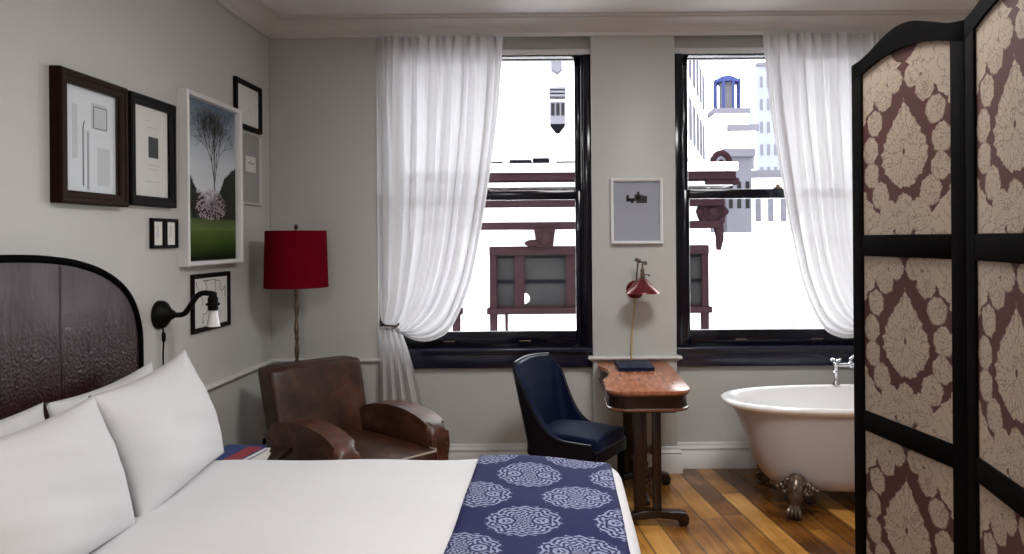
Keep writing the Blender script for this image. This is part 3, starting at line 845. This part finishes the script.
# wall socket near the corner
t = thing('wall_outlet', 'small wall outlet with a plug low by the corner behind the armchair', 'wall outlet', (XL, 4.90, .30), PI / 2)
obj('plate', box(newbm(), -.036, .036, -.006, 0, -.058, .058, .003), 'plastic', t)
p = obj('plug', box(newbm(), -.018, .018, -.035, -.006, -.04, -.005, .005), 'iron', t)
obj('cord', tube(newbm(), spline([(0, -.03, -.03), (0, -.05, -.08), (.01, -.05, -.17), (.0, -.06, -.28)], 6), .004, 8), 'iron', p)

# ------------------------------------------------------------------ floor lamp in the corner
fl = thing('floor_lamp', 'floor lamp with a crimson drum shade and twisted stem behind the armchair', 'floor lamp', (-1.68, 4.71, 0))
obj('base', lathe(newbm(), [(.135, 0), (.135, .012), (.12, .022), (.05, .035), (.02, .06), (.012, .08)], 28), 'bronze', fl)
prof = []
for i in range(90):
    z = .08 + i * .0145; q = (z * 7.2) % 1.0
    prof.append((.0095 + .0065 * max(0, sin(q * PI)) ** 2 + (.006 if q < .07 else 0), z))
b = lathe(newbm(), prof, 12)
for v in b.verts:
    v.co.x += .0025 * sin(v.co.z * 22); v.co.y += .0025 * cos(v.co.z * 17)
obj('pole', b, 'brass', fl, 60)
sh = obj('lamp_shade', lathe(newbm(), [(.196, 1.305), (.186, 1.665), (.183, 1.665), (.193, 1.305)], 48, caps=(False, False)), 'lamp_shade', fl)
for r, z in ((.1945, 1.308), (.1845, 1.662)):
    obj('shade_ring', tube(newbm(), [(r * cos(a * PI / 24), r * sin(a * PI / 24), z) for a in range(49)], .003, 6), 'lamp_shade', sh)
b = newbm()
for a in range(3): tube(b, [(0, 0, 1.645), (.187 * cos(a * 2.094), .187 * sin(a * 2.094), 1.655)], .0025, 6)
obj('spider', b, 'brass', sh)
obj('finial', lathe(newbm(), [(.005, 1.64), (.005, 1.675), (.013, 1.682), (.015, 1.692), (.008, 1.703), (.001, 1.71)], 14), 'bronze', fl)
obj('bulb', lathe(newbm(), [(.014, 1.38), (.016, 1.43), (.03, 1.47), (.032, 1.50), (.02, 1.53), (.002, 1.54)], 16), 'opal', fl)

# ------------------------------------------------------------------ brown leather armchair; local +x is the way it faces
ac = thing('armchair', 'worn brown leather club armchair in the corner by the floor lamp', 'armchair', (-1.205, 4.31, 0), rd(-41))
def soft(name, m, x0, x1, y0, y1, z0, z1, r, fn=None, parent=ac, cuts=5, seg=4):
    b = newbm(); box(b, x0, x1, y0, y1, z0, z1)
    bmesh.ops.subdivide_edges(b, edges=b.edges[:], cuts=cuts, use_grid_fill=True)
    es = [e for e in b.edges if len(e.link_faces) == 2 and e.link_faces[0].normal.dot(e.link_faces[1].normal) < .5]
    bmesh.ops.recalc_face_normals(b, faces=b.faces)
    es = [e for e in b.edges if len(e.link_faces) == 2 and e.calc_face_angle(0) > 1]
    bmesh.ops.bevel(b, geom=es, offset=r, segments=seg, profile=.5, affect='EDGES', clamp_overlap=True)
    if fn:
        for v in b.verts: v.co = fn(v.co.copy())
    return obj(name, b, m, parent, 60)
def rake(p):
    t = max(0, (p.z - .30) / .56)
    p.x -= .15 * t
    p.y *= 1 + .04 * t
    if p.z > .6: p.z += .012 * cos(p.y * 4.2) - .010
    if p.x > -.25: p.x += .030 * cos(min(1, abs(p.y) / .36) * PI / 2) * sin(min(1, t) * PI)
    return p
bk = soft('backrest', 'brown_leather', -.42, -.24, -.30, .30, .12, .85, .05, rake)
soft('seat_base', 'brown_leather', -.40, .39, -.29, .29, .12, .27, .03)
def dome(p):
    if p.z > .36: p.z += .028 * cos(max(-1, min(1, p.y / .27)) * PI / 2) * cos(max(-1, min(1, (p.x - .08) / .4)) * PI / 2)
    return p
cu = soft('seat_cushion', 'brown_leather', -.27, .485, -.232, .232, .27, .415, .035, dome)
b = newbm()
for z in (.415, .280):
    pts = [(.40, -.230, z), (.455, -.230, z), (.483, -.205, z), (.487, 0, z + (.006 if z > .35 else 0)), (.483, .205, z), (.455, .230, z), (.40, .230, z)]
    tube(b, pts, .006, 8)
obj('piping', b, 'piping', cu)
side = [(-.36, .10), (-.37, .46), (-.33, .53), (-.24, .57), (-.10, .598), (.06, .605), (.20, .592), (.31, .565), (.385, .525), (.41, .47), (.415, .40), (.415, .10)]
sfine = [(p.x, p.y) for p in spline([(x, z, 0) for x, z in side[1:-1]], 3)]
sfine = [side[0]] + sfine + [side[-1]]
for s in (-1, 1):
    y0, y1 = s * .235, s * .365
    a = obj('armrest', prism(newbm(), sfine, lambda x, z: (x, y0, z), lambda x, z: (x, y1, z), .042, 4), 'worn_leather', ac, 60)
    b = newbm()
    for i in range(9):
        ball(b, (.414, s * .258, .16 + i * .037), .006, n=8); ball(b, (.414, s * .345, .16 + i * .037), .006, n=8)
    obj('nail_heads', b, 'brass', a)
    # darker side panel of the arm, inside
for x in (-.34, .35):
    for y in (-.29, .29): obj('leg', lathe(newbm(), [(.018, 0), (.028, .12)], 12, (x, y, 0)), 'dark_wood', ac)

# ------------------------------------------------------------------ navy dining chair; local +x is the way it faces
dc = thing('dining_chair', 'navy velvet and black leather barrel chair pulled up to the writing desk', 'chair', (.085, 4.38, 0), rd(-29))
Wc, Dc = .225, .222
def plan(s):
    """s in -1..1 round the back from the near front corner to the far one; returns x, y, wing fraction 0 back .. 1 front."""
    a = abs(s); sg = 1 if s > 0 else -1
    if a < .30: return -Dc - .025 * cos(a / .30 * PI / 2) , sg * a / .30 * (Wc - .05), 0.0
    if a < .42:
        q = (a - .30) / .12 * PI / 2
        return -Dc + .05 * (1 - cos(q)), sg * (Wc - .05 + .05 * sin(q)), 0.04 * (a - .30) / .12
    q = (a - .42) / .58
    return -Dc + .05 + q * (2 * Dc - .05), sg * Wc, .04 + .96 * q
def rimz(s):
    x, y, p = plan(s)
    return .450 + .420 * max(0, 1 - p) ** 6 + .012 * cos(min(1, abs(s) / .3) * PI / 2)
def shell_pt(s, v, inset):
    x, y, p = plan(s); z0 = .355; z = z0 + (rimz(s) - z0) * v
    t = max(0, z - .42) / .45
    n = Vector((x, y * 1.1)).normalized()
    x -= n.x * inset; y -= n.y * inset
    x -= .085 * t * (1 - .5 * p); y *= 1 + .17 * t * (1 - p)
    return Vector((x, y, z))
def shell(i0, i1):
    b = newbm(); NS, NV = 64, 14
    A = grid(b, lambda u, v: shell_pt(u * 2 - 1, v, i0), NS, NV); B = grid(b, lambda u, v: shell_pt(u * 2 - 1, v, i1), NS, NV)
    for i in range(NS):
        b.faces.new((A[i][NV], A[i + 1][NV], B[i + 1][NV], B[i][NV])); b.faces.new((A[i + 1][0], A[i][0], B[i][0], B[i + 1][0]))
    for i in (0, NS):
        for j in range(NV): b.faces.new((A[i][j], A[i][j + 1], B[i][j + 1], B[i][j]))
    return b
bs = obj('backrest', shell(0, .020), 'black_leather', dc, 50)
obj('back_lining', shell(.020, .046), 'navy_velvet', bs, 50)
obj('piping', tube(newbm(), [shell_pt(i / 40 - 1, 1, .010) + Vector((0, 0, .003)) for i in range(81)], .008, 8), 'black_leather', bs)
def dome2(p):
    if p.z > .42: p.z += .035 * cos(max(-1, min(1, p.y / .2)) * PI / 2) * cos(max(-1, min(1, p.x / .27)) * PI / 2)
    return p
soft('seat', 'navy_velvet', -.185, .237, -.175, .175, .37, .475, .03, dome2, dc)
soft('seat_frame', 'black_leather', -.20, .240, -.20, .20, .335, .42, .018, None, dc)
for s in (-1, 1):
    obj('leg', tube(newbm(), spline([(.21, s * .175, .36), (.211, s * .176, .2), (.22, s * .178, 0)], 4), [.022] * 5 + [.017] * 4, 8), 'black_wood', dc)
    obj('leg', tube(newbm(), spline([(-.195, s * .165, .36), (-.205, s * .165, .2), (-.245, s * .165, 0)], 4), [.022] * 5 + [.017] * 4, 8), 'black_wood', dc)

# ------------------------------------------------------------------ writing desk
dk = thing('writing_desk', 'narrow mahogany library desk standing end on to the pier between the windows', 'desk', (.485, 4.545, 0))
def outline(o=0.0):
    hw, y0, y1, r = .224 + o, -.485 - o, .485, .105
    pts = []
    for k in range(9): a = PI + k / 8 * PI / 2; pts.append((-hw + r + r * cos(a), y0 + r + r * sin(a)))
    for k in range(9): a = 1.5 * PI + k / 8 * PI / 2; pts.append((hw - r + r * cos(a), y0 + r + r * sin(a)))
    pts += [(hw, y1 - .02), (hw - .02, y1), (-hw + .02, y1), (-hw, y1 - .02)]
    for k in range(13):                                   # kneehole bite in the left edge
        q = k / 12; pts.append((-hw + .05 * sin(q * PI) ** .6, .33 - q * .46))
    return pts
obj('desk_top', prism(newbm(), outline(.012), lambda x, y: (x, y, .742), lambda x, y: (x, y, .762), .005), 'desk_top', dk)
ap = obj('apron', prism(newbm(), outline(-.004), lambda x, y: (x, y, .655), lambda x, y: (x, y, .742)), 'dark_wood', dk)
b = newbm(); o = outline(0) + outline(0)[:1]
tube(b, [(x, y, .655) for x, y in o], .009, 8); tube(b, [(x, y, .736) for x, y in o], .007, 8)
obj('bead_moulding', b, 'red_wood', ap)
for yy in (-.415, .27):
    tr = obj('trestle', box(newbm(), -.15, .15, yy - .03, yy + .03, .63, .66, .006), 'dark_wood', dk)
    for x, xw in ((-.050, .034), (.045, .024)):
        b = newbm()
        box(b, x - xw, x + xw, yy - .022, yy + .022, .08, .64, .005)
        obj('post', b, 'dark_wood', tr)
    for z in (.30, .42):
        b = newbm()
        prism(b, [(-.05, z - .03), (-.0, z - .012), (.03, z - .03), (.03, z + .03), (.0, z + .012), (-.05, z + .03)], lambda x, z: (x, yy - .012, z), lambda x, z: (x, yy + .012, z), .003)
        obj('cross_rail', b, 'dark_wood', tr)
    foot = [(-.16, .0), (-.16, .035), (-.10, .07), (-.03, .088), (.02, .088), (.09, .082), (.17, .080), (.21, .070), (.222, .045), (.218, .015), (.205, .0), (.17, .0), (.168, .03), (.15, .045), (.05, .048), (-.09, .045), (-.12, .0)]
    obj('foot', prism(newbm(), foot, lambda x, z: (x, yy - .03, z), lambda x, z: (x, yy + .03, z), .007, 2), 'dark_wood', tr)
b = newbm(); box(b, -.03, .01, -.40, .25, .10, .13, .004)
st = obj('stretcher', b, 'dark_wood', dk)
for i in range(6):
    y = -.31 + i * .105
    b = newbm()
    grid(b, lambda u, v: Vector((-.05 + u * .085, y + v * .05, .13 + .10 * abs(u - .5) ** 1.2 * 2 + .02)), 8, 1)
    r = bmesh.ops.extrude_face_region(b, geom=b.faces[:])
    for v in r['geom']:
        if isinstance(v, bmesh.types.BMVert): v.co.z += .012
    obj('slat', b, 'red_wood', st)
t = thing('notebook', 'navy cloth notebook lying at the back of the desk', 'notebook', (.475, 4.81, .762), rd(2))
b = newbm(); box(b, -.115, .115, -.145, .145, 0, .004, .001); box(b, -.115, .115, -.145, .145, .018, .023, .001); box(b, -.115, -.108, -.145, .145, 0, .023, .001)
obj('cover', b, 'navy_cover', t)
obj('pages', box(newbm(), -.108, .110, -.14, .14, .004, .018), 'navy_cover', t)

# ------------------------------------------------------------------ red wall lamp above the desk
t = thing('wall_lamp', 'red cone wall lamp on a jointed arm above the desk', 'wall lamp', (.51, YB, 1.25))
obj('wall_plate', lathe(newbm(), [(.062, 0), (.062, .010), (.052, .020), (.03, .026), (.012, .04)], 28, mtx=R90), 'red_shade', t)
a = obj('arm', tube(newbm(), spline([(0, -.03, 0), (.0, -.075, .03), (.004, -.10, .12), (.010, -.12, .20)], 6), .006, 8), 'bronze', t)
b = newbm(); tube(b, [(-.012, -.12, .205), (.058, -.165, .185)], .006, 8)
for x, y, z in ((.0, -.12, .207), (.018, -.135, .198), (.055, -.165, .186)):
    ball(b, (x, y, z), .013); tube(b, [(x, y - .016, z + .012), (x, y + .016, z - .008)], .005, 8)
obj('joint', b, 'bronze', a)
lathe_at = (.030, -.20, 0)
s = obj('socket', lathe(newbm(), [(.006, .185), (.008, .15), (.016, .145), (.018, .10), (.024, .095), (.022, .07), (.026, .06)], 18, lathe_at), 'bronze', t)
tube_b = newbm(); tube(tube_b, [(.030, -.20, .12), (.070, -.20, .108)], .004, 8); ball(tube_b, (.073, -.2, .107), .008); obj('key_switch', tube_b, 'bronze', s)
obj('yoke', tube(newbm(), [(.055, -.165, .186), (.032, -.195, .175), (.030, -.2, .16)], .005, 8), 'bronze', a)
sh = obj('lamp_shade', lathe(newbm(), [(.024, .085), (.032, .078), (.062, .046), (.112, -.002), (.114, -.010), (.111, -.010), (.060, .040), (.022, .078)], 32, lathe_at, caps=(False, False)), 'red_shade', t)
obj('bulb', lathe(newbm(), [(.012, .07), (.016, .05), (.026, .025), (.024, .0), (.004, -.012)], 16, lathe_at), 'opal', t)
obj('cord', tube(newbm(), spline([(-.005, -.012, -.055), (-.008, -.02, -.13), (-.022, -.022, -.26), (-.030, -.045, -.40), (-.034, -.048, -.485)], 6), .0055, 8), 'yellow_cord', t)

# ------------------------------------------------------------------ bathtub
TX, TY = 1.825, 4.515
tb = thing('bathtub', 'white clawfoot bathtub under the right window', 'bathtub', (TX, TY, 0))
def ring(a, c, z, n=72, shift=0):
    out = []
    for k in range(n):
        q = 2 * PI * k / n; cx, sy = cos(q), sin(q)
        out.append(Vector((a * (abs(cx) ** .82) * (1 if cx > 0 else -1) + shift, c * (abs(sy) ** .82) * (1 if sy > 0 else -1), z)))
    return out
def loft(levels, caps=(True, True)):
    b = newbm(); R = [[b.verts.new(p) for p in ring(*l)] for l in levels]; n = len(R[0])
    for A, B in zip(R, R[1:]):
        for k in range(n): b.faces.new((A[k], A[(k + 1) % n], B[(k + 1) % n], B[k]))
    if caps[0]: b.faces.new(R[0][::-1])
    if caps[1]: b.faces.new(R[-1])
    return b
outer = [(.40, .16, .118), (.50, .22, .121), (.56, .262, .135), (.595, .285, .165), (.63, .300, .22), (.665, .312, .30), (.70, .322, .40), (.735, .330, .50), (.768, .336, .57), (.782, .340, .592)]
inner = [(.782, .340, .592), (.815, .352, .600), (.838, .362, .612), (.846, .366, .625), (.842, .363, .637), (.825, .354, .643), (.800, .340, .640), (.775, .325, .624), (.755, .318, .59), (.71, .305, .45), (.66, .285, .30), (.60, .25, .20), (.50, .18, .165), (.3, .1, .158)]
outer = [(a, c, z * .98) for a, c, z in outer]; inner = [(a, c, z * .98) for a, c, z in inner]
tub = obj('basin', loft(outer, (True, False)), 'tub_out', tb, 180)
obj('rim', loft(inner, (False, True)), 'enamel', tub, 180)
def claw(sx, sy):
    """cast iron foot; local x out along the tub end, y out along its side."""
    px, py = sx * .465, sy * .24
    out = Vector((sx * .45, sy * .89, 0))
    ts = Vector((-out.y, out.x, 0))
    C = Vector((px, py, 0))
    def L(o, s, z): return C + out * o + ts * s + Vector((0, 0, z))
    b = newbm()
    leg = spline([L(.0, 0, .20), L(.045, 0, .175), L(.07, 0, .13), L(.066, 0, .085), L(.075, 0, .045), L(.085, 0, .03)], 5)
    tube(b, leg, [.050, .050, .05, .05, .048, .046, .044, .042, .040, .038, .036, .034, .033, .032, .031, .030, .029, .029, .029, .03, .032, .034, .036, .036, .035, .034], 12)
    f = obj('claw_foot', b, 'bronze', tb, 60)
    b = newbm()                                            # acanthus wings spreading over the shell
    for s in (-1, 1):
        for i, (ls, z, r) in enumerate(((.035, .19, .030), (.062, .178, .028), (.088, .160, .024), (.11, .150, .018), (.05, .150, .026), (.078, .135, .02))):
            ball(b, L(.022 - abs(ls) * .15, s * ls, z), r, (1, 1, .85), 9)
    rq = random.Random(5)
    for i in range(26): ball(b, L(rq.uniform(.03, .06), rq.uniform(-.085, .085), rq.uniform(.135, .205)), rq.uniform(.008, .014), n=8)
    ball(b, L(.045, 0, .205), .028, (1.1, 1.1, .8)); ball(b, L(.03, .025, .212), .016); ball(b, L(.03, -.025, .212), .016)
    for z in (.165, .14, .115):
        for s in (-1, 0, 1): ball(b, L(.088 - abs(s) * .02 - (.165 - z) * .2, s * .028, z), .016, (1, 1, 1.5), 8)
    obj('acanthus_leaf', b, 'bronze', f, 60)
    b = newbm(); ball(b, L(.088, 0, .03), .030, (1, 1, 1), 14); obj('claw_ball', b, 'iron', f)
    b = newbm()
    for s in (-.026, -.009, .009, .026):
        tube(b, spline([L(.085, s * .7, .07), L(.113, s * 1.2, .052), L(.120, s * 1.3, .028), L(.108, s * 1.1, .006)], 4), [.010] * 7 + [.008] * 3 + [.005] * 3, 8)
    obj('talon', b, 'bronze', f)
for sx in (-1, 1):
    for sy in (-1, 1): claw(sx, sy)
# deck mounted mixer tap at the back rim
tp = thing('mixer_tap', 'chrome bath mixer tap on the back rim of the bathtub', 'tap', (TX + .08, TY + .345, .626))
for x in (-.10, .10):
    obj('pillar', lathe(newbm(), [(.024, 0), (.024, .006), (.016, .02), (.012, .06), (.014, .075), (.02, .08), (.02, .088), (.012, .095), (.014, .13)], 18, (x, 0, 0)), 'chrome', tp)
    b = newbm(); ball(b, (x, 0, .135), .022)
    tube(b, [(x, 0, .135), (x + (.05 if x > 0 else -.02), -.01, .138)], [.014, .010], 10)
    for a in range(2):
        dx, dy = cos(a * PI / 2 + .3) * .034, sin(a * PI / 2 + .3) * .034
        tube(b, [(x - dx, -dy, .166), (x + dx, dy, .166)], .006, 8); ball(b, (x - dx, -dy, .166), .009); ball(b, (x + dx, dy, .166), .009)
    tube(b, [(x, 0, .15), (x, 0, .172)], .010, 10)
    obj('tap_handle', b, 'chrome', tp)
b = newbm(); tube(b, [(-.10, 0, .132), (.10, 0, .132)], .013, 12); ball(b, (0, 0, .132), .024)
obj('body', b, 'chrome', tp)
obj('spout', tube(newbm(), spline([(0, 0, .13), (0, -.05, .145), (0, -.10, .135), (0, -.125, .10)], 6), .012, 12), 'chrome', tp)
obj('handset', tube(newbm(), spline([(0, 0, .15), (.0, -.0, .175), (.05, -.01, .195), (.14, -.02, .20)], 6), [.010] * 8 + [.012] * 11, 12), 'chrome', tp)

# ------------------------------------------------------------------ curtains
def curtain_mesh(mx):
    """voile swept to a hook; coordinates for the left bay, mirrored about mx if given."""
    def W(px, py, y): return Vector(((px - 560) * y / 740, y, 1.6 + (239 - py) * y / 740))
    yb = YB - .035
    def poly(pts):
        P = [Vector((x, z)) for x, z in pts]; f = spline([(p.x, p.y, 0) for p in P], 8)
        L = [0]
        for a, c in zip(f, f[1:]): L.append(L[-1] + (c - a).length)
        def at(t):
            q = t * L[-1]
            for i in range(len(L) - 1):
                if L[i + 1] >= q:
                    k = (q - L[i]) / max(L[i + 1] - L[i], 1e-9); return f[i].lerp(f[i + 1], k)
            return f[-1]
        return at
    Ls = poly([(-1.238, 2.985), (-1.240, 2.2), (-1.240, 1.6), (-1.232, 1.25), (-1.225, 1.08), (-1.205, 1.035)])
    Ms = poly([(-.82, 2.985), (-.84, 2.2), (-.88, 1.60), (-.96, 1.22), (-1.06, 1.02), (-1.12, .995), (-1.15, 1.015)])
    Rs = poly([(-.373, 2.985), (-.41, 2.45), (-.475, 1.95), (-.54, 1.58), (-.615, 1.26), (-.735, 1.0), (-.86, .92), (-.98, .92), (-1.09, .975), (-1.14, 1.01)])
    N, K = 150, 70
    def warp(u): return u + .010 * sin(u * 31) + .006 * sin(u * 67)
    def upper(u, v):
        a, m, r = Ls(v), Ms(v), Rs(v)
        uu = max(0, min(1, warp(u)))
        w0, w1, w2 = (1 - uu) * (1 - 2 * uu), 4 * uu * (1 - uu), uu * (2 * uu - 1)
        p = a * w0 + m * w1 + r * w2
        # pleats: fine gathers at the heading merging into broad soft folds
        f1 = sin(2 * PI * (15 * u + .12 * sin(u * 9))); f2 = sin(2 * PI * (8.5 * u + .25 * sin(u * 6 + 1)) + v * 1.2); f3 = sin(2 * PI * 31 * u)
        h = max(0, 1 - v * 7)
        env = (1 - v) ** .35
        dy = .011 * f3 * h + (.028 * f1 * (1 - v) ** 1.3 + .040 * f2 * min(1, v * 2.5)) * env
        dy -= .05 * sin(min(1, v) * PI) ** 1.5 * uu          # belly towards the room
        dy -= .055 * max(0, v - .55) / .45 * (1 - abs(2 * v - 1.55)) * uu * .6
        dx = .006 * cos(2 * PI * 15 * u) * (1 - v)
        return Vector((p.x + dx, yb + dy, p.y))
    def lower(u, v):
        x0 = -1.222 - .016 * v ** .3; x1 = -1.125 + .26 * v ** .6
        z = 1.015 - v * .995 + .02 * u * (1 - v)
        a = min(1, .3 + v * 1.4)
        dy = .032 * a * sin(2 * PI * 4.5 * u + .6) + .014 * a * sin(2 * PI * 9 * u + 2 + v)
        return Vector((x0 + (x1 - x0) * u, yb - .012 + dy, z))
    b = newbm(); grid(b, upper, N, K); grid(b, lower, 60, 40)
    if mx is not None:
        for vv in b.verts: vv.co.x = 2 * mx - vv.co.x
    return b
MX = (W1[0] + W2[1]) / 2
for lab, mx in (('white sheer curtain tied back at the left of the left window', None), ('white sheer curtain of the right window, behind the folding screen', MX)):
    o = tag(obj('curtain', curtain_mesh(mx), 'sheer', None, 180), lab, 'curtain', 'sheer window curtains')
    f = (lambda p: p) if mx is None else (lambda p: Vector((2 * mx - p[0], p[1], p[2])))
    tie = [f(Vector((-1.15 + .030 * cos(a * PI / 12), YB - .047 + .042 * sin(a * PI / 12), 1.018 + .006 * cos(a * PI / 12)))) for a in range(25)]
    obj('tie_band', tube(newbm(), tie, .012, 8), 'cloth_knot', o)
    h = thing('curtain_hook', 'black wall hook holding back the left curtain' if mx is None else 'black wall hook holding back the right curtain', 'curtain hook', f(Vector((-1.205, YB + .045, 1.035))))
    sg = 1 if mx is None else -1
    obj('plate', box(newbm(), -.009, .009, -.006, 0, -.034, .034, .003), 'iron', h)
    obj('hook', tube(newbm(), spline([(0, -.004, 0), (sg * -.005, -.07, .002), (sg * .00, -.125, 0), (sg * .04, -.14, -.006), (sg * .10, -.14, -.010), (sg * .115, -.12, .004)], 6), .0055, 8), 'iron', h)

# ------------------------------------------------------------------ folding screen
fs = thing('folding_screen', 'black framed folding screen with brown and cream damask panels in the right foreground', 'folding screen', (1.12, 2.01, 0))
A = [Vector((1.024, 2.560)), Vector((1.120, 2.015)), Vector((1.042, 1.468)), Vector((1.138, .922))]
for i in range(3):
    p, q = A[i], A[i + 1]; L = (q - p).length - .006; dirv = (q - p).normalized()
    ang = math.atan2(dirv.y, dirv.x)
    def Lp(b):                                             # from leaf coordinates (x along the leaf from its middle) to the screen's
        Mx = Matrix.Translation(((p.x + q.x) / 2 - 1.12, (p.y + q.y) / 2 - 2.01, 0)) @ Matrix.Rotation(ang, 4, 'Z')
        b.transform(Mx); return b
    hw = L / 2; st = .058; T = .016
    def topz(x): return 2.190 + .066 * (.5 + .5 * cos(PI * x / hw)) ** 1.0
    def intop(x): return 2.105 + .078 * cos(PI / 2 * min(1, abs(x) / (hw + .06))) 
    b = newbm()
    box(b, -hw, -hw + st, -T, T, 0, 2.15, .004); box(b, hw - st, hw, -T, T, 0, 2.15, .004)
    xs = [-hw + L * k / 28 for k in range(29)]
    prism(b, [(x, intop(x)) for x in xs] + [(x, topz(x)) for x in reversed(xs)], lambda x, z: (x, -T, z), lambda x, z: (x, T, z), .003)
    for z0, z1 in ((1.535, 1.606), (.949, 1.0156), (.363, .430), (.10, .16)):
        box(b, -hw + st, hw - st, -T, T, z0, z1, .004)
    leaf = obj('screen_leaf', Lp(b), 'black_wood', fs, 30)
    xi = hw - st + .002
    for z0, z1 in ((1.604, None), (1.013, 1.537), (.428, .951), (.158, .365)):
        b = newbm()
        if z1 is None:
            xx = [-xi + 2 * xi * k / 20 for k in range(21)]
            prism(b, [(-xi, z0), (xi, z0)] + [(x, intop(x) + .004) for x in reversed(xx)], lambda x, z: (x, -.008, z), lambda x, z: (x, .008, z))
            zc = 1.862
        else:
            box(b, -xi, xi, -.008, .008, z0, z1); zc = (z0 + z1) / 2 + .0
        for v in b.verts: v.co.z -= zc
        o = obj('fabric_panel', b, 'damask', leaf, 0)
        o.matrix_parent_inverse = Matrix.Identity(4)
        o.location = ((p.x + q.x) / 2 - 1.12, (p.y + q.y) / 2 - 2.01, zc); o.rotation_euler = (0, 0, ang)
    if i:
        for z in (.3, 1.25, 2.0):
            b = newbm(); tube(b, [(p.x - 1.12, p.y - 2.01 + .0, z - .04), (p.x - 1.12, p.y - 2.01, z + .04)], .006, 8)
            obj('hinge', b, 'bronze', leaf)

# ------------------------------------------------------------------ light: an overcast sky through the windows
w = bpy.data.worlds.new('overcast_sky'); sc.world = w; w.use_nodes = True
bg = w.node_tree.nodes['Background']; bg.inputs[0].default_value = (.96, .975, 1.0, 1); bg.inputs[1].default_value = 8.0
def portal(name, loc, rot, sx, sz):
    l = bpy.data.lights.new(name, 'AREA'); l.shape = 'RECTANGLE'; l.size = sx; l.size_y = sz
    l.cycles.is_portal = True
    o = bpy.data.objects.new(name, l); COL.objects.link(o); o.location = loc; o.rotation_euler = rot
for n, (x0, x1) in zip('ab', (W1, W2)):
    portal('window_portal', ((x0 + x1) / 2, YO + .01, (ZS + ZH) / 2), (-PI / 2, 0, 0), x1 - x0, ZH - ZS)
# two added fill lamps out of view, shaped like flush ceiling fixtures
for n, (lx, ly) in enumerate(((-.3, -.8), (.8, 2.6))):
    t = thing('added_fill_light', 'added round fill light on the ceiling ' + ('behind the camera' if n == 0 else 'above the floor between bed and bathtub'), 'fill light', (lx, ly, H), 0, 'added fill lights')
    obj('rim', lathe(newbm(), [(.45, 0), (.45, -.05), (.43, -.06), (.42, -.05), (.42, 0)], 40, caps=(False, False)), 'frame_white', t)
    d = obj('diffuser', lathe(newbm(), [(.425, -.042), (.3, -.056), (.15, -.062), (.005, -.064)], 40, caps=(False, True)), 'fill_glow', t, 180)
    l = bpy.data.lights.new('fill_lamp', 'AREA'); l.shape = 'DISK'; l.size = .82; l.energy = (70, 62)[n]; l.color = (1.0, .985, .97)
    lo = bpy.data.objects.new('fill_lamp', l); COL.objects.link(lo); lo.location = (lx, ly, H - .075)

# ------------------------------------------------------------------ camera
cam = bpy.data.cameras.new('camera'); co = bpy.data.objects.new('camera', cam); COL.objects.link(co)
cam.sensor_width = 36; cam.lens = 740 / 1024 * 36; cam.clip_start = .05; cam.clip_end = 500
cam.shift_x = (512 - 560) / 1024; cam.shift_y = -(277 - 239) / 1024
co.location = (0, 0, 1.6); co.rotation_euler = (PI / 2, .0077, 0)
sc.camera = co
vs = sc.view_settings
sc.display_settings.display_device = 'sRGB'
vs.view_transform = 'Standard'; vs.look = 'None'; vs.gamma = 1; vs.exposure = 0; vs.use_curve_mapping = False
cy = sc.cycles
cy.max_bounces = 10; cy.diffuse_bounces = 5; cy.glossy_bounces = 4; cy.transmission_bounces = 6; cy.transparent_max_bounces = 12
cy.use_denoising = True; cy.sample_clamp_indirect = 8; cy.caustics_reflective = False; cy.caustics_refractive = False
